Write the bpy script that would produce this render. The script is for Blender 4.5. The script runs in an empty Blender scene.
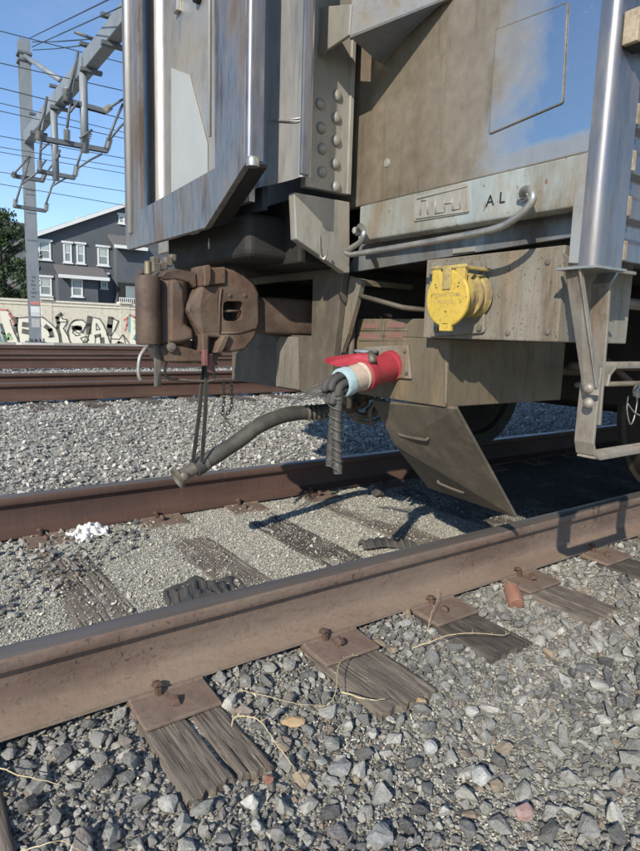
import bpy, bmesh, math, random
import numpy as np
from mathutils import Vector, Matrix, noise as mnoise
random.seed(7); RNG = np.random.default_rng(7)
S = bpy.context.scene
COL = S.collection
R = math.radians

# ---------------------------------------------------------------- camera
PX_F, PIT, ROL, YAW, CH = 610.0, R(8.6), R(1.7), R(54.4), 0.786
_c, _s = math.cos(YAW), math.sin(YAW)
FW = Vector((_c*math.cos(PIT), _s*math.cos(PIT), -math.sin(PIT)))
_r = Vector((_s, -_c, 0)); _u = _r.cross(FW)
RT = _r*math.cos(ROL) + _u*math.sin(ROL)
UP = -_r*math.sin(ROL) + _u*math.cos(ROL)
CAM = Vector((0, 0, CH))
cd = bpy.data.cameras.new('camera'); cam = bpy.data.objects.new('camera', cd); COL.objects.link(cam)
m = Matrix((RT, UP, -FW)).transposed().to_4x4(); m.translation = CAM
cam.matrix_world = m
cd.sensor_fit = 'VERTICAL'; cd.sensor_height = 36; cd.lens = 36*PX_F/851.0
cd.clip_start = 0.02; cd.clip_end = 3000
S.camera = cam

# ---------------------------------------------------------------- sky, sun, exposure
SUN_TRAVEL = Vector((1.45, .95, -1.0)).normalized()
W = bpy.data.worlds.new('World'); S.world = W; W.use_nodes = True
nt = W.node_tree; nt.nodes.clear()
sky = nt.nodes.new('ShaderNodeTexSky'); sky.sky_type = 'NISHITA'; sky.sun_disc = False
sky.sun_elevation = math.asin(-SUN_TRAVEL.z)
sky.sun_rotation = math.atan2(-SUN_TRAVEL.x, -SUN_TRAVEL.y)
sky.air_density = 1.0; sky.dust_density = 0.1; sky.ozone_density = 4.2; sky.altitude = 600
bg = nt.nodes.new('ShaderNodeBackground'); bg.inputs[1].default_value = 0.15
wo = nt.nodes.new('ShaderNodeOutputWorld')
_tc = nt.nodes.new('ShaderNodeTexCoord'); _mp = nt.nodes.new('ShaderNodeMapping'); _mp.inputs['Scale'].default_value = (2.2, 5, 3); _mp.inputs['Rotation'].default_value = (0, .5, .3)
_cn = nt.nodes.new('ShaderNodeTexNoise'); _cn.inputs['Scale'].default_value = 1.3; _cn.inputs['Detail'].default_value = 7; _cn.inputs['Roughness'].default_value = .6
_cr = nt.nodes.new('ShaderNodeValToRGB'); _cr.color_ramp.elements[0].position = .50; _cr.color_ramp.elements[1].position = .78; _cr.color_ramp.elements[1].color = (.16, .16, .16, 1)
_cm = nt.nodes.new('ShaderNodeMixRGB'); _cm.inputs[2].default_value = (5.5, 6.0, 6.8, 1)      # thin high wisps of cloud
nt.links.new(_tc.outputs['Generated'], _mp.inputs[0]); nt.links.new(_mp.outputs[0], _cn.inputs[0]); nt.links.new(_cn.outputs[0], _cr.inputs[0]); nt.links.new(_cr.outputs[0], _cm.inputs[0]); nt.links.new(sky.outputs[0], _cm.inputs[1])
nt.links.new(_cm.outputs[0], bg.inputs[0]); nt.links.new(bg.outputs[0], wo.inputs[0])
sd = bpy.data.lights.new('sun', 'SUN'); sd.energy = 4.3; sd.angle = R(0.5); sd.color = (1, .93, .81)
sun = bpy.data.objects.new('sun', sd); COL.objects.link(sun)
sun.rotation_euler = SUN_TRAVEL.to_track_quat('-Z', 'Y').to_euler()
S.view_settings.view_transform = 'Standard'; S.view_settings.look = 'None'
S.view_settings.exposure = 0.35; S.view_settings.gamma = 1
S.render.engine = 'CYCLES'

def at(px, py, ax, v):
    """point where the sight line of photo pixel (px,py) meets the plane ax = v"""
    d = RT*((px-320)/PX_F) - UP*((py-425.5)/PX_F) + FW
    i = 'xyz'.index(ax)
    return CAM + d*((v-CAM[i])/d[i])

# ---------------------------------------------------------------- materials
MATS = {}
def mat(name, stops, metallic=0., rough=(.5, .7), scale=6., stretch=(1, 1, 1), detail=6., bump=.2, bscale=60.,
        bdist=.003, dirt=None, dscale=3., dstretch=(1, 1, 1), drange=(.45, .62), drough=.8, speck=None, zdust=None):
    """procedural material: noise -> ramp base, optional second dirt layer, noise bump"""
    if name in MATS: return MATS[name]
    M = bpy.data.materials.new(name); M.use_nodes = True; t = M.node_tree; N = t.nodes; L = t.links
    b = N['Principled BSDF']
    tc = N.new('ShaderNodeTexCoord')
    def noise(sc, st, det=detail, ro=.6):
        mp = N.new('ShaderNodeMapping'); mp.inputs['Scale'].default_value = st
        L.new(tc.outputs['Object'], mp.inputs['Vector'])
        n = N.new('ShaderNodeTexNoise'); n.inputs['Scale'].default_value = sc; n.inputs['Detail'].default_value = det
        n.inputs['Roughness'].default_value = ro
        L.new(mp.outputs[0], n.inputs['Vector']); return n.outputs['Fac']
    def ramp(fac, st):
        r = N.new('ShaderNodeValToRGB'); e = r.color_ramp.elements
        while len(e) < len(st): e.new(.5)
        for k, (p, c) in enumerate(st):
            e[k].position = p; e[k].color = (*c, 1) if not isinstance(c, (int, float)) else (c, c, c, 1)
        L.new(fac, r.inputs[0]); return r.outputs[0]
    if len(stops[0]) == 3:
        k = len(stops); stops = [(.3+.4*i/(max(1, k-1)), c) for i, c in enumerate(stops)]
    n1 = noise(scale, stretch)
    colr = ramp(n1, stops)
    rr = N.new('ShaderNodeMapRange'); rr.inputs[1].default_value = .3; rr.inputs[2].default_value = .7
    rr.inputs[3].default_value = rough[0]; rr.inputs[4].default_value = rough[1]
    n2 = noise(scale*2.3, stretch); L.new(n2, rr.inputs[0]); ro = rr.outputs[0]
    met = None
    if speck:
        sc, lo, hi, c = speck
        n = noise(sc, (1, 1, 1), 2.); f = ramp(n, [(lo, 0.), (hi, 1.)])
        mx = N.new('ShaderNodeMixRGB'); L.new(f, mx.inputs[0]); L.new(colr, mx.inputs[1]); mx.inputs[2].default_value = (*c, 1)
        colr = mx.outputs[0]
    if dirt:
        n3 = noise(dscale, dstretch, 9., .68); f = ramp(n3, [(drange[0], 0.), (drange[1], 1.)])
        n4 = noise(dscale*4, dstretch, 4.)
        dc = ramp(n4, [(.3, dirt[0]), (.7, dirt[-1])])
        mx = N.new('ShaderNodeMixRGB'); L.new(f, mx.inputs[0]); L.new(colr, mx.inputs[1]); L.new(dc, mx.inputs[2])
        colr = mx.outputs[0]
        n5 = noise(dscale*8, tuple(q_**1.6 for q_ in dstretch), 9., .74); f5 = ramp(n5, [(.50, 0.), (.68, .5)])
        mg = N.new('ShaderNodeMixRGB'); mg.blend_type = 'MULTIPLY'; L.new(f5, mg.inputs[0]); L.new(colr, mg.inputs[1]); mg.inputs[2].default_value = (.48, .43, .38, 1); colr = mg.outputs[0]
        mr = N.new('ShaderNodeMix'); L.new(f, mr.inputs[0]); L.new(ro, mr.inputs[2]); mr.inputs[3].default_value = drough; ro = mr.outputs[0]
        mm = N.new('ShaderNodeMapRange'); L.new(f, mm.inputs[0]); mm.inputs[3].default_value = metallic; mm.inputs[4].default_value = metallic*.25
        met = mm.outputs[0]
    if zdust:      # settled dust: thickest on the foot, thinning upwards
        z0, z1, zc, amt = zdust; sz_ = N.new('ShaderNodeSeparateXYZ'); L.new(tc.outputs['Object'], sz_.inputs[0])
        ad = N.new('ShaderNodeMath'); ad.operation = 'MULTIPLY_ADD'; L.new(noise(6, (1, 1, 1)), ad.inputs[0]); ad.inputs[1].default_value = (z1-z0)*.8; L.new(sz_.outputs['Z'], ad.inputs[2])
        zr = N.new('ShaderNodeMapRange'); L.new(ad.outputs[0], zr.inputs[0]); zr.inputs[1].default_value = z1; zr.inputs[2].default_value = z0; zr.inputs[3].default_value = 0; zr.inputs[4].default_value = amt
        zm = N.new('ShaderNodeMixRGB'); L.new(zr.outputs[0], zm.inputs[0]); L.new(colr, zm.inputs[1]); zm.inputs[2].default_value = (*zc, 1); colr = zm.outputs[0]
    L.new(colr, b.inputs['Base Color']); L.new(ro, b.inputs['Roughness'])
    if met: L.new(met, b.inputs['Metallic'])
    else: b.inputs['Metallic'].default_value = metallic
    if bump:
        nb = noise(bscale, (1, 1, 1), 5.); bp = N.new('ShaderNodeBump'); bp.inputs['Strength'].default_value = bump
        bp.inputs['Distance'].default_value = bdist
        L.new(nb, bp.inputs['Height']); L.new(bp.outputs[0], b.inputs['Normal'])
    MATS[name] = M; return M

def panel_mat():
    """stainless sheet: clean towards the corner post, brown grime spreading from the centre and below"""
    M = bpy.data.materials.new('end_panel_steel'); M.use_nodes = True; t = M.node_tree; N = t.nodes; L = t.links; b = N['Principled BSDF']
    tc = N.new('ShaderNodeTexCoord'); sp = N.new('ShaderNodeSeparateXYZ'); L.new(tc.outputs['Object'], sp.inputs[0])
    def nz(sc, st=(1, 1, 1), d=8):
        mp = N.new('ShaderNodeMapping'); mp.inputs['Scale'].default_value = st; L.new(tc.outputs['Object'], mp.inputs[0])
        n = N.new('ShaderNodeTexNoise'); n.inputs['Scale'].default_value = sc; n.inputs['Detail'].default_value = d; n.inputs['Roughness'].default_value = .65; L.new(mp.outputs[0], n.inputs[0]); return n.outputs[0]
    def mth(op, a, b_, c=None):
        m_ = N.new('ShaderNodeMath'); m_.operation = op
        for i, v in enumerate((a, b_, c)):
            if v is None: continue
            if isinstance(v, (int, float)): m_.inputs[i].default_value = v
            else: L.new(v, m_.inputs[i])
        return m_.outputs[0]
    ea = mth('ADD', sp.outputs['Y'], mth('MULTIPLY', mth('SUBTRACT', nz(3.5), .5), .45))      # y grows towards the car's centre
    g1 = N.new('ShaderNodeMapRange'); L.new(ea, g1.inputs[0]); g1.inputs[1].default_value = -1.26; g1.inputs[2].default_value = -1.08
    zz = mth('ADD', sp.outputs['Z'], mth('MULTIPLY', nz(9), .03))
    g2 = N.new('ShaderNodeMapRange'); L.new(zz, g2.inputs[0]); g2.inputs[1].default_value = 1.305; g2.inputs[2].default_value = 1.285
    gr = mth('MAXIMUM', g1.outputs[0], mth('MULTIPLY', g2.outputs[0], .6))
    fl = N.new('ShaderNodeValToRGB'); fl.color_ramp.elements[0].position = .64; fl.color_ramp.elements[1].position = .72; L.new(nz(26), fl.inputs[0])
    gr2 = mth('MAXIMUM', gr, mth('MULTIPLY', fl.outputs[0], .45))
    r = N.new('ShaderNodeValToRGB'); e = r.color_ramp.elements; e[0].position = .32; e[0].color = (.17, .135, .095, 1); e[1].position = .68; e[1].color = (.36, .31, .24, 1); k = e.new(.5); k.color = (.26, .215, .16, 1)
    L.new(mth('ADD', mth('MULTIPLY', nz(2.4, (1, 1.2, .8)), .6), mth('MULTIPLY', nz(22), .4)), r.inputs[0])
    st = N.new('ShaderNodeValToRGB'); st.color_ramp.elements[0].position = .55; st.color_ramp.elements[1].position = .75; L.new(nz(6, (1, 3, .25)), st.inputs[0])
    mx0 = N.new('ShaderNodeMixRGB'); L.new(mth('MULTIPLY', st.outputs[0], .75), mx0.inputs[0]); L.new(r.outputs[0], mx0.inputs[1]); mx0.inputs[2].default_value = (.09, .068, .045, 1)
    mx = N.new('ShaderNodeMixRGB'); L.new(gr2, mx.inputs[0]); mx.inputs[1].default_value = (.60, .60, .60, 1); L.new(mx0.outputs[0], mx.inputs[2])
    L.new(mx.outputs[0], b.inputs['Base Color'])
    L.new(mth('SUBTRACT', 1., mth('MULTIPLY', gr2, .6)), b.inputs['Metallic'])
    L.new(mth('ADD', mth('MULTIPLY', gr2, .22), mth('MULTIPLY', nz(14), .26)), b.inputs['Roughness'])
    bp = N.new('ShaderNodeBump'); bp.inputs['Strength'].default_value = .06; bp.inputs['Distance'].default_value = .01; L.new(nz(14), bp.inputs['Height']); L.new(bp.outputs[0], b.inputs['Normal'])
    return M
m_endp = panel_mat()
BR = (.10, .075, .05); DK = (.02, .018, .016)
m_steel = mat('brushed_stainless', [(.52, .51, .49), (.62, .60, .57)], .85, (.34, .5), 3, (8, 8, .6), bump=.04, bscale=18, bdist=.01,
              dirt=[(.17, .155, .14), (.30, .285, .26)], dscale=2.2, dstretch=(1.4, 1.4, .5), drange=(.42, .72), drough=.6)
m_panel = mat('grimy_stainless_panel', [(.60, .58, .54), (.70, .68, .65)], 1., (.24, .36), 2, (1, 1, 1), bump=.05, bscale=12, bdist=.01,
              dirt=[(.19, .155, .11), (.27, .23, .17)], dscale=1.3, dstretch=(1, 1, .7), drange=(.36, .60), drough=.55)
m_plate2 = mat('speckled_access_plate', [(.40, .40, .39), (.52, .52, .50)], .85, (.3, .42), 3, (1, 1, 1), bump=.05, bscale=30, dirt=[(.20, .175, .14), (.32, .295, .26)], dscale=4, dstretch=(1, 1, 1), drange=(.40, .62), drough=.6, speck=(120, .60, .70, (.16, .13, .10)))
m_post = mat('polished_stainless', [(.17, .17, .19), (.25, .25, .265)], .75, (.27, .4), 3, (6, 6, .5), bump=.03, bscale=14, bdist=.01,
             dirt=[(.15, .125, .10), (.24, .215, .18)], dscale=5, dstretch=(1, 1, .3), drange=(.46, .72), drough=.6)
m_face = mat('weathered_face_plate', [(.22, .21, .215), (.34, .325, .32), (.17, .14, .125)], .85, (.36, .55), 7, (3, 3, .5), bump=.15, bscale=40,
             dirt=[(.085, .058, .042), (.15, .11, .085)], dscale=3.4, dstretch=(1.5, 1.5, .5), drange=(.46, .6), drough=.6)
m_sill = mat('stained_sill_paint', [(.30, .33, .31), (.42, .45, .42)], .35, (.4, .6), 8, (1, 1, .35), bump=.12, bscale=50,
             dirt=[(.10, .08, .055), (.22, .165, .10)], dscale=5, dstretch=(1, 1, .35), drange=(.42, .64), drough=.8, speck=(45, .66, .72, (.22, .11, .05)))
m_sill2 = mat('grimy_sill_web', [(.16, .18, .19), (.30, .32, .33)], .5, (.4, .6), 6, (1, 1, .4), bump=.12, bscale=50,
              dirt=[(.04, .035, .03), (.12, .10, .08)], dscale=4, dstretch=(1, 1, .5), drange=(.42, .6), drough=.8)
m_box = mat('dusty_grey_paint', [(.15, .135, .105), (.27, .245, .20)], .1, (.5, .75), 4, (1, 1, .6), bump=.2, bscale=70,
            dirt=[(.27, .17, .08), (.08, .062, .045)], dscale=5, dstretch=(1.6, 1.6, .3), drange=(.46, .68), speck=(130, .62, .70, (.07, .05, .035)))
m_box2 = mat('dusty_olive_paint', [(.098, .080, .055), (.16, .13, .09)], .05, (.6, .85), 5, (1, 1, .6), bump=.15, bscale=70,
             dirt=[(.24, .175, .095), (.085, .066, .045)], dscale=4, dstretch=(1.4, 1.4, .4), drange=(.44, .66), speck=(150, .64, .7, (.07, .05, .035)))
m_block = mat('pale_dusty_steel', [(.30, .28, .24), (.40, .38, .33)], .4, (.45, .65), 4, (1, 1, .5), bump=.1, bscale=50,
              dirt=[(.14, .11, .08), (.25, .21, .16)], dscale=4, dstretch=(1, 1, .4), drange=(.5, .66))
m_box3 = mat('greasy_brown_steel', [(.075, .062, .046), (.125, .104, .078)], .05, (.55, .8), 5, (1, 1, .6), bump=.2, bscale=60, dirt=[(.055, .045, .035), (.15, .12, .085)], dscale=4, dstretch=(1, 1, .6), drange=(.44, .66))
m_dark = mat('sooty_underframe', [(.016, .015, .014), (.032, .028, .025)], .1, (.6, .85), 5, bump=.3, bscale=30)
m_cast = mat('rusty_casting', [(.046, .031, .025), (.088, .057, .042), (.055, .039, .032)], .15, (.55, .8), 9, bump=.5, bscale=60, bdist=.004,
             dirt=[(.20, .105, .06), (.15, .12, .09)], dscale=4, drange=(.48, .66))
m_rust = mat('rail_rust', [(.115, .073, .055), (.175, .118, .090), (.09, .060, .048)], .1, (.6, .85), 5, (.4, 1, 1), bump=.6, bscale=48, bdist=.0035,
             dirt=[(.26, .205, .16), (.19, .135, .10)], dscale=2.5, dstretch=(.8, 1, 2), drange=(.45, .7), speck=(75, .60, .68, (.07, .045, .036)), zdust=(.02, .12, (.31, .235, .165), .62))
m_rail2 = mat('dark_rail_rust', [(.070, .040, .031), (.125, .070, .053)], .1, (.6, .85), 4, (.3, 1, 1), bump=.3, bscale=60,
              dirt=[(.19, .095, .05), (.13, .075, .05)], dscale=2, dstretch=(3, 1, .4), drange=(.58, .72))
m_head = mat('worn_rail_head', [(.11, .092, .08), (.18, .155, .135)], .35, (.42, .6), 8, (.2, 3, 1), bump=.08, bscale=60)
m_plate = mat('rusty_tie_plate', [(.15, .10, .075), (.23, .17, .13)], .1, (.65, .9), 10, bump=.4, bscale=90, bdist=.002,
              dirt=[(.31, .255, .195), (.11, .07, .05)], dscale=7, drange=(.5, .7))
m_spike = mat('dark_spike_rust', [(.07, .04, .03), (.14, .08, .055)], .1, (.6, .8), 20, bump=.4, bscale=120)
m_rubber = mat('dusty_rubber', [(.035, .035, .034), (.075, .07, .063)], 0., (.6, .85), 12, bump=.3, bscale=120, dirt=[(.12, .11, .09), (.09, .08, .065)], dscale=8, drange=(.45, .75))
m_hose = mat('hose_rubber', [(.04, .038, .034), (.08, .075, .065)], 0., (.5, .7), 20, bump=.3, bscale=160, dirt=[(.16, .14, .11), (.10, .09, .07)], dscale=9, drange=(.5, .75))
m_fit = mat('grimy_fitting', [(.12, .105, .085), (.22, .19, .15)], .4, (.45, .7), 14, bump=.3, bscale=90)
m_yel = mat('yellow_enamel', [(.48, .325, .05), (.57, .40, .07)], 0., (.4, .6), 10, bump=.15, bscale=120, speck=(90, .64, .74, (.26, .16, .04)), dirt=[(.34, .24, .07), (.42, .32, .12)], dscale=11, drange=(.52, .74))
m_yeld = mat('worn_yellow_housing', [(.34, .25, .09), (.46, .36, .13)], .1, (.5, .8), 14, bump=.3, bscale=100, dirt=[(.14, .10, .06), (.22, .17, .12)], dscale=10, drange=(.42, .6))
m_red = mat('red_paint', [(.30, .024, .038), (.38, .045, .06)], 0., (.4, .6), 10, bump=.15, bscale=110, dirt=[(.30, .09, .07), (.20, .05, .04)], dscale=12, drange=(.55, .8))
m_cream = mat('cream_sleeve', [(.46, .36, .28), (.56, .45, .36)], 0., (.5, .7), 10, bump=.2, dirt=[(.26, .18, .12), (.4, .3, .22)], dscale=14, drange=(.45, .7))
m_blue = mat('pale_blue_tape', [(.30, .42, .45), (.40, .50, .51)], 0., (.5, .7), 10, bump=.2, dirt=[(.16, .16, .14), (.3, .32, .3)], dscale=14, drange=(.5, .72))
m_brk = mat('dirty_cream_bracket', [(.34, .27, .18), (.46, .38, .27)], .1, (.6, .8), 30, bump=.2, dirt=[(.14, .10, .06), (.24, .18, .11)], dscale=16, drange=(.45, .65))
m_white = mat('white_cloth', [(.66, .65, .63), (.76, .75, .73)], 0., (.8, .95), 10, bump=.3, bscale=40, dirt=[(.45, .42, .36), (.6, .57, .5)], dscale=9, drange=(.5, .75))
m_pipe = mat('worn_pipe_metal', [(.34, .33, .30), (.48, .47, .44)], .8, (.32, .5), 20, bump=.08, bscale=60, dirt=[(.13, .11, .08), (.22, .19, .15)], dscale=12, drange=(.5, .7))
m_hang = mat('step_hanger_steel', [(.26, .23, .19), (.36, .33, .28)], .5, (.42, .65), 9, bump=.15, bscale=80, dirt=[(.20, .14, .10), (.14, .11, .08)], dscale=7, dstretch=(1, 1, .5), drange=(.48, .66))
m_trim2 = mat('highlight_edge', [(.50, .49, .46), (.58, .57, .54)], .4, (.35, .5), 8, bump=0)  # pale matt steel tone that paints a highlight along edges and rods
m_navy = mat('dark_blue_grey_steel', [(.045, .055, .08), (.08, .09, .12)], .5, (.5, .7), 5, bump=.05)
m_black = mat('black_marking', [(.012, .012, .012), (.02, .02, .02)], 0., (.5, .6), 10, bump=0)
m_faded = mat('faded_red_marking', [(.27, .12, .10), (.20, .13, .10)], 0., (.7, .9), 60, bump=0)
m_weld = mat('weld_bead', [(.35, .36, .34), (.5, .5, .47)], .5, (.4, .6), 50, bump=.3)
m_galv = mat('galvanised_steel', [(.20, .225, .245), (.29, .315, .335)], .3, (.5, .7), 3, (1, 1, .4), bump=.05)
m_galvd = mat('dull_galvanised_bracket', [(.10, .11, .12), (.17, .18, .19)], .3, (.5, .7), 6, bump=.05)
m_insul = mat('grey_insulator', [(.38, .37, .36), (.48, .46, .45)], 0., (.3, .5), 6, bump=0)
m_wire = mat('dark_wire', [(.05, .055, .06), (.07, .075, .08)], .3, (.5, .6), 6, bump=0)
m_wall = mat('cream_block_wall', [(.56, .51, .40), (.66, .61, .50)], 0., (.8, .95), 1.5, bump=.2, bscale=30, bdist=.01, dirt=[(.47, .42, .33), (.60, .55, .45)], dscale=.8, drange=(.5, .7), speck=(14, .62, .7, (.68, .64, .54)))
m_house = mat('slate_stucco', [(.080, .088, .100), (.102, .110, .122)], 0., (.85, .95), 1, bump=.1, bscale=20)
m_house2 = mat('pale_grey_stucco', [(.17, .19, .21), (.21, .23, .25)], 0., (.85, .95), 1, bump=.1)
m_trim = mat('white_trim', [(.62, .63, .62), (.70, .71, .70)], 0., (.6, .7), 5, bump=0)
m_glass = mat('window_glass', [(.16, .20, .20), (.24, .28, .28)], 0., (.05, .12), 1, bump=0)
m_blind = mat('window_blind', [(.36, .42, .40), (.44, .50, .48)], 0., (.5, .6), 1, bump=0)
m_shingle = mat('brown_shingle', [(.11, .10, .10), (.17, .155, .15)], 0., (.85, .95), 8, (1, 4, 4), bump=.3, bscale=20, bdist=.02)
m_leaf = mat('dark_leaf', [(.018, .040, .012), (.045, .075, .022)], 0., (.5, .7), 1.5, bump=0)
m_bark = mat('grey_bark', [(.10, .08, .06), (.16, .13, .10)], 0., (.85, .95), 6, bump=.5)
m_wheel = mat('greasy_wheel_steel', [(.016, .014, .012), (.035, .03, .026)], .0, (.45, .7), 8, bump=.2)
m_stub = mat('orange_rust_stub', [(.20, .095, .065), (.30, .15, .10)], 0., (.75, .9), 20, bump=.4, bscale=120)
m_twig = mat('dry_twig', [(.42, .33, .18), (.55, .46, .28)], 0., (.8, .9), 30, bump=.1)
m_sfoil = mat('stone_tan', [(.36, .24, .13), (.46, .34, .20)], 0., (.8, .9), 25, bump=.4, bscale=60)
m_conc = mat('pale_concrete', [(.42, .40, .36), (.52, .50, .45)], 0., (.85, .95), 6, bump=.3)
m_gblack = mat('graffiti_black', [(.09, .085, .075), (.16, .15, .13)], 0., (.8, .9), 6, bump=0)
m_gred = mat('graffiti_red', [(.50, .17, .15), (.56, .24, .20)], 0., (.8, .9), 6, bump=0)
m_gteal = mat('graffiti_teal', [(.16, .36, .33), (.22, .42, .38)], 0., (.8, .9), 6, bump=0)
m_ggreen = mat('graffiti_green', [(.34, .52, .26), (.40, .56, .32)], 0., (.8, .9), 6, bump=0)
m_gwhite = mat('graffiti_fill', [(.70, .66, .54), (.74, .70, .58)], 0., (.8, .9), 6, bump=0)

def wood_mat(name, c1, c2, c3):
    M = bpy.data.materials.new(name); M.use_nodes = True; t = M.node_tree; N = t.nodes; L = t.links
    b = N['Principled BSDF']; tc = N.new('ShaderNodeTexCoord')
    mp = N.new('ShaderNodeMapping'); mp.inputs['Scale'].default_value = (95, 4.5, 40); L.new(tc.outputs['Object'], mp.inputs[0])
    n = N.new('ShaderNodeTexNoise'); n.inputs['Scale'].default_value = 1; n.inputs['Detail'].default_value = 9; n.inputs['Roughness'].default_value = .75
    n.inputs['Distortion'].default_value = 1.1
    L.new(mp.outputs[0], n.inputs[0])
    r = N.new('ShaderNodeValToRGB'); e = r.color_ramp.elements
    e[0].position = .34; e[0].color = (*c1, 1); e[1].position = .68; e[1].color = (*c3, 1); k = e.new(.48); k.color = (*c2, 1)
    L.new(n.outputs[0], r.inputs[0])
    n2 = N.new('ShaderNodeTexNoise'); n2.inputs['Scale'].default_value = 7; n2.inputs['Detail'].default_value = 6; L.new(tc.outputs['Object'], n2.inputs[0])
    r2 = N.new('ShaderNodeValToRGB'); r2.color_ramp.elements[0].position = .5; r2.color_ramp.elements[1].position = .68; L.new(n2.outputs[0], r2.inputs[0])
    mx = N.new('ShaderNodeMixRGB'); L.new(r2.outputs[0], mx.inputs[0]); L.new(r.outputs[0], mx.inputs[1]); mx.inputs[2].default_value = (.24, .21, .165, 1)
    mf = N.new('ShaderNodeMath'); mf.operation = 'MULTIPLY'; mf.inputs[1].default_value = .55; L.new(r2.outputs[0], mf.inputs[0]); L.new(mf.outputs[0], mx.inputs[0])
    L.new(mx.outputs[0], b.inputs['Base Color']); b.inputs['Roughness'].default_value = .9
    bp = N.new('ShaderNodeBump'); bp.inputs['Strength'].default_value = .9; bp.inputs['Distance'].default_value = .008
    L.new(n.outputs[0], bp.inputs['Height']); L.new(bp.outputs[0], b.inputs['Normal']); return M
m_wood = wood_mat('weathered_tie_wood', (.020, .014, .011), (.15, .122, .095), (.33, .28, .22))
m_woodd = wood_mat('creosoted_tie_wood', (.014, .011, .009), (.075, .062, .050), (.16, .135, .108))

def ground_mat(name, cols, vs, bs):
    """gravel bed: voronoi cells give each tiny stone its own tone"""
    M = bpy.data.materials.new(name); M.use_nodes = True; t = M.node_tree; N = t.nodes; L = t.links
    b = N['Principled BSDF']; tc = N.new('ShaderNodeTexCoord')
    v = N.new('ShaderNodeTexVoronoi'); v.inputs['Scale'].default_value = vs; L.new(tc.outputs['Object'], v.inputs['Vector'])
    r = N.new('ShaderNodeValToRGB'); e = r.color_ramp.elements
    while len(e) < len(cols): e.new(.5)
    for k, c in enumerate(cols): e[k].position = .15+.7*k/(len(cols)-1); e[k].color = (*c, 1)
    sp = N.new('ShaderNodeSeparateColor'); L.new(v.outputs['Color'], sp.inputs[0]); L.new(sp.outputs[0], r.inputs[0])
    n = N.new('ShaderNodeTexNoise'); n.inputs['Scale'].default_value = .9; n.inputs['Detail'].default_value = 7; L.new(tc.outputs['Object'], n.inputs[0])
    mr = N.new('ShaderNodeMapRange'); mr.inputs[1].default_value = .35; mr.inputs[2].default_value = .65; mr.inputs[3].default_value = .72; mr.inputs[4].default_value = 1.15
    L.new(n.outputs[0], mr.inputs[0])
    mx = N.new('ShaderNodeVectorMath'); mx.operation = 'SCALE'; L.new(r.outputs[0], mx.inputs[0]); L.new(mr.outputs[0], mx.inputs['Scale'])
    sx_ = N.new('ShaderNodeSeparateXYZ'); L.new(tc.outputs['Object'], sx_.inputs[0])
    def mpr(src, a, c, lo=0., hi=1.):
        q = N.new('ShaderNodeMapRange'); L.new(src, q.inputs[0]); q.inputs[1].default_value = a; q.inputs[2].default_value = c; q.inputs[3].default_value = lo; q.inputs[4].default_value = hi; return q.outputs[0]
    def ml(a, c):
        q = N.new('ShaderNodeMath'); q.operation = 'MULTIPLY'; L.new(a, q.inputs[0]); L.new(c, q.inputs[1]); return q.outputs[0]
    xmask = ml(ml(mpr(sx_.outputs['X'], 2.4, 3.0, 0, .85), mpr(sx_.outputs['Y'], 1.6, 1.64)), mpr(sx_.outputs['Y'], 3.04, 3.0))  # bed between the rails blends to dark brown with rising x
    ox = N.new('ShaderNodeMixRGB'); L.new(xmask, ox.inputs[0]); L.new(mx.outputs[0], ox.inputs[1]); ox.inputs[2].default_value = (.045, .038, .03, 1)
    L.new(ox.outputs[0], b.inputs['Base Color']); b.inputs['Roughness'].default_value = .92
    bp = N.new('ShaderNodeBump'); bp.inputs['Strength'].default_value = 1; bp.inputs['Distance'].default_value = bs; bp.invert = True
    L.new(v.outputs['Distance'], bp.inputs['Height']); L.new(bp.outputs[0], b.inputs['Normal']); return M
m_ground = ground_mat('ballast_bed', [(.18, .17, .145), (.28, .268, .225), (.39, .372, .31), (.50, .48, .41)], 140, .004)

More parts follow.
